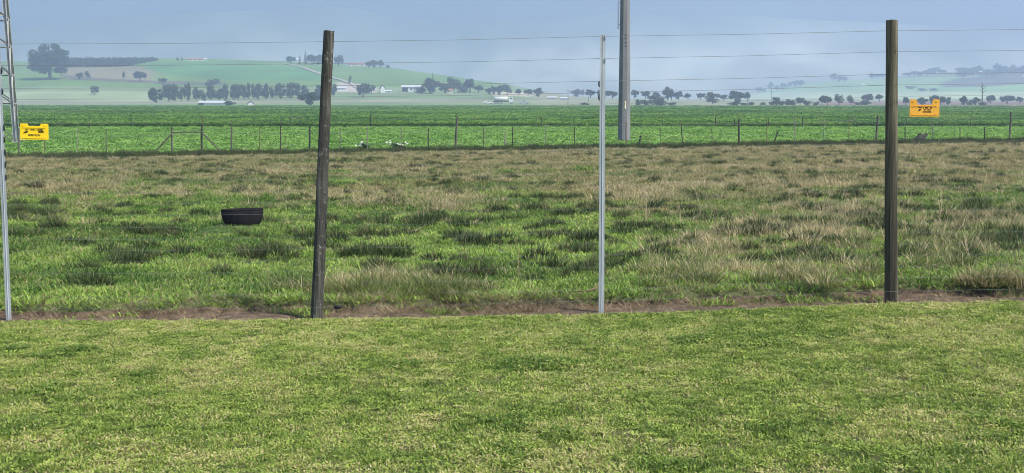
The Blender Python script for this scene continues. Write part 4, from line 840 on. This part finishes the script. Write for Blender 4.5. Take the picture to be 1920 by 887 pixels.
# vehicles at the far edge of the crop
def wheel(par, x, y, r_):
    t = MB().tube([(x, y - .14, r_), (x, y + .14, r_)], r_, 14).build("wheel", M['tyre'], par); MB().tube([(x, y - .16, r_), (x, y - .141, r_)], r_ * .5, 10).build("rim", M['iron'], t)
def ground_at(px, Y): c = P(px, 190, Y); c.z = g1(c.x, Y); return c
c = ground_at(945, 640); c.z += .35
tk = empty("tanker_truck", c, "long white tanker truck parked at the far edge of the crop", "truck")
MB().tube([(-4.5, 0, 2.3), (-4.3, 0, 2.3), (1.7, 0, 2.3), (1.9, 0, 2.3)], [.7, .98, .98, .7], 18).build("tank", M['white'], tk, True)
MB().box((-.6, 0, 1.05), (9, .9, .3)).build("chassis", M['dark'], tk)
MB().prism([(2.2, .8), (4.3, .8), (4.3, 1.9), (4.05, 3.1), (2.2, 3.2)], 2.2, Matrix()).build("cab", M['white'], tk)
MB().box((3.3, -1.11, 2.45), (1.0, .04, .7)).build("side_window", M['glass'], tk); MB().box((4.2, 0, 2.5), (.1, 1.9, .8), Matrix.Rotation(-.2, 3, 'Y')).build("windscreen", M['glass'], tk)
for x in (-3.9, -2.7, -1.4, 3.4):
    for y in (-.95, .95): wheel(tk, x, y, .5)
for (px, Y, ln, mat, lab, nm) in [(915, 635, 4.4, 'white', "small white car parked behind the tanker truck", "parked_car"), (982, 640, 4.8, 'galv', "silver pickup parked ahead of the tanker truck", "parked_pickup")]:
    c = ground_at(px, Y); c.z += .25; o = empty(nm, c, lab, "car")
    MB().prism([(-ln / 2, .45), (ln / 2, .45), (ln / 2, .95), (ln * .25, 1.05), (-ln / 2, 1.05)], 1.7, Matrix()).build("body", M[mat], o)
    cab = [(-ln * .3, 1.05), (ln * .22, 1.05), (ln * .1, 1.62), (-ln * .2, 1.65)] if nm == "parked_car" else [(-ln * .05, 1.05), (ln * .24, 1.05), (ln * .14, 1.72), (-ln * .03, 1.72)]
    MB().prism(cab, 1.5, Matrix()).build("cabin", M[mat], o); MB().box((0.02 * ln, -.76, 1.33), (ln * .16, .03, .36)).build("side_window", M['glass'], o)
    for x in (-ln * .3, ln * .3):
        for y in (-.75, .75): wheel(o, x, y, .34)

# look-alikes in a line are told apart by counting from a landmark at one end of the line
ORD = "first second third fourth fifth sixth seventh eighth ninth tenth eleventh twelfth thirteenth fourteenth fifteenth sixteenth seventeenth eighteenth nineteenth twentieth twenty-first twenty-second twenty-third twenty-fourth twenty-fifth twenty-sixth twenty-seventh twenty-eighth".split()
LAND = [("slender tall tree in the long row", "slender tall tree, {} from the lone tree side of the row below the hill"), ("round crowned tree in the open line", "round crowned tree, {} from the farm shed side of the line across the plain"),
        ("dark shrub in the thicket", "dark shrub, {} from the tanker truck side of the thicket past the crop"), ("dark full tree in the thicket", "dark full tree, {} from the tanker truck side of the thicket past the crop"), ("slim dark tree in the thicket", "slim dark tree, {} from the tanker truck side of the thicket past the crop"), ("sparse thin crowned tree in the thicket", "sparse crowned tree, {} from the tanker truck side of the thicket past the crop"),
        ("faint blue grey tree", "faint blue grey tree, {} from the autumn coloured tree side of the far hill"), ("faint low shrub", "faint low shrub, {} from the autumn coloured tree side of the far hill"), ("blue grey hazy tree among", "blue grey hazy tree, {} from the orange sign side among the far white houses"), ("tiny white house among trees", "tiny white house, {} from the orange sign side among trees on the far hill"),
        ("pointed conifer on the crest", "pointed conifer, {} from the lone tree side of the green hill crest"), ("broad hazy tree on the crest", "broad hazy tree, {} from the lone tree side of the green hill crest"), ("thin faint tree on the crest", "thin faint tree, {} from the lone tree side of the green hill crest"),
        ("dense dark tree in the clump", "dense dark tree, {} from the gabled farmhouse side of the clump by the shed"), ("low dark shrub in the clump", "low dark shrub, {} from the gabled farmhouse side of the clump by the shed"), ("pale thin crowned tree in the clump", "pale thin crowned tree, {} from the farmhouse side of the clump by the shed"), ("hazy dark tree rising", "hazy dark tree, {} from the autumn coloured tree side behind the brown strip")]
for key, form in LAND:
    for n_, (_, o) in enumerate(sorted([q for q in ORDER if q[1]["label"].startswith(key)], key=lambda q: q[0])): o["label"] = form.format(ORD[n_])

# ------------------------------------------------------------------ haze: the air itself
hz = MB().box((0, 1850, 175), (7400, 3900, 356)).build("haze", None); tag(hz, "pale blue haze filling the whole valley", "haze", kind='stuff')
m, t, N, L, b = newmat("haze_air"); N.remove(b); v = N.new("ShaderNodeVolumePrincipled")
v.inputs["Color"].default_value = (.60, .73, 1.0, 1); v.inputs["Density"].default_value = HAZE; v.inputs["Anisotropy"].default_value = 0.22
L.new(v.outputs[0], N["Material Output"].inputs["Volume"]); hz.data.materials.append(m)
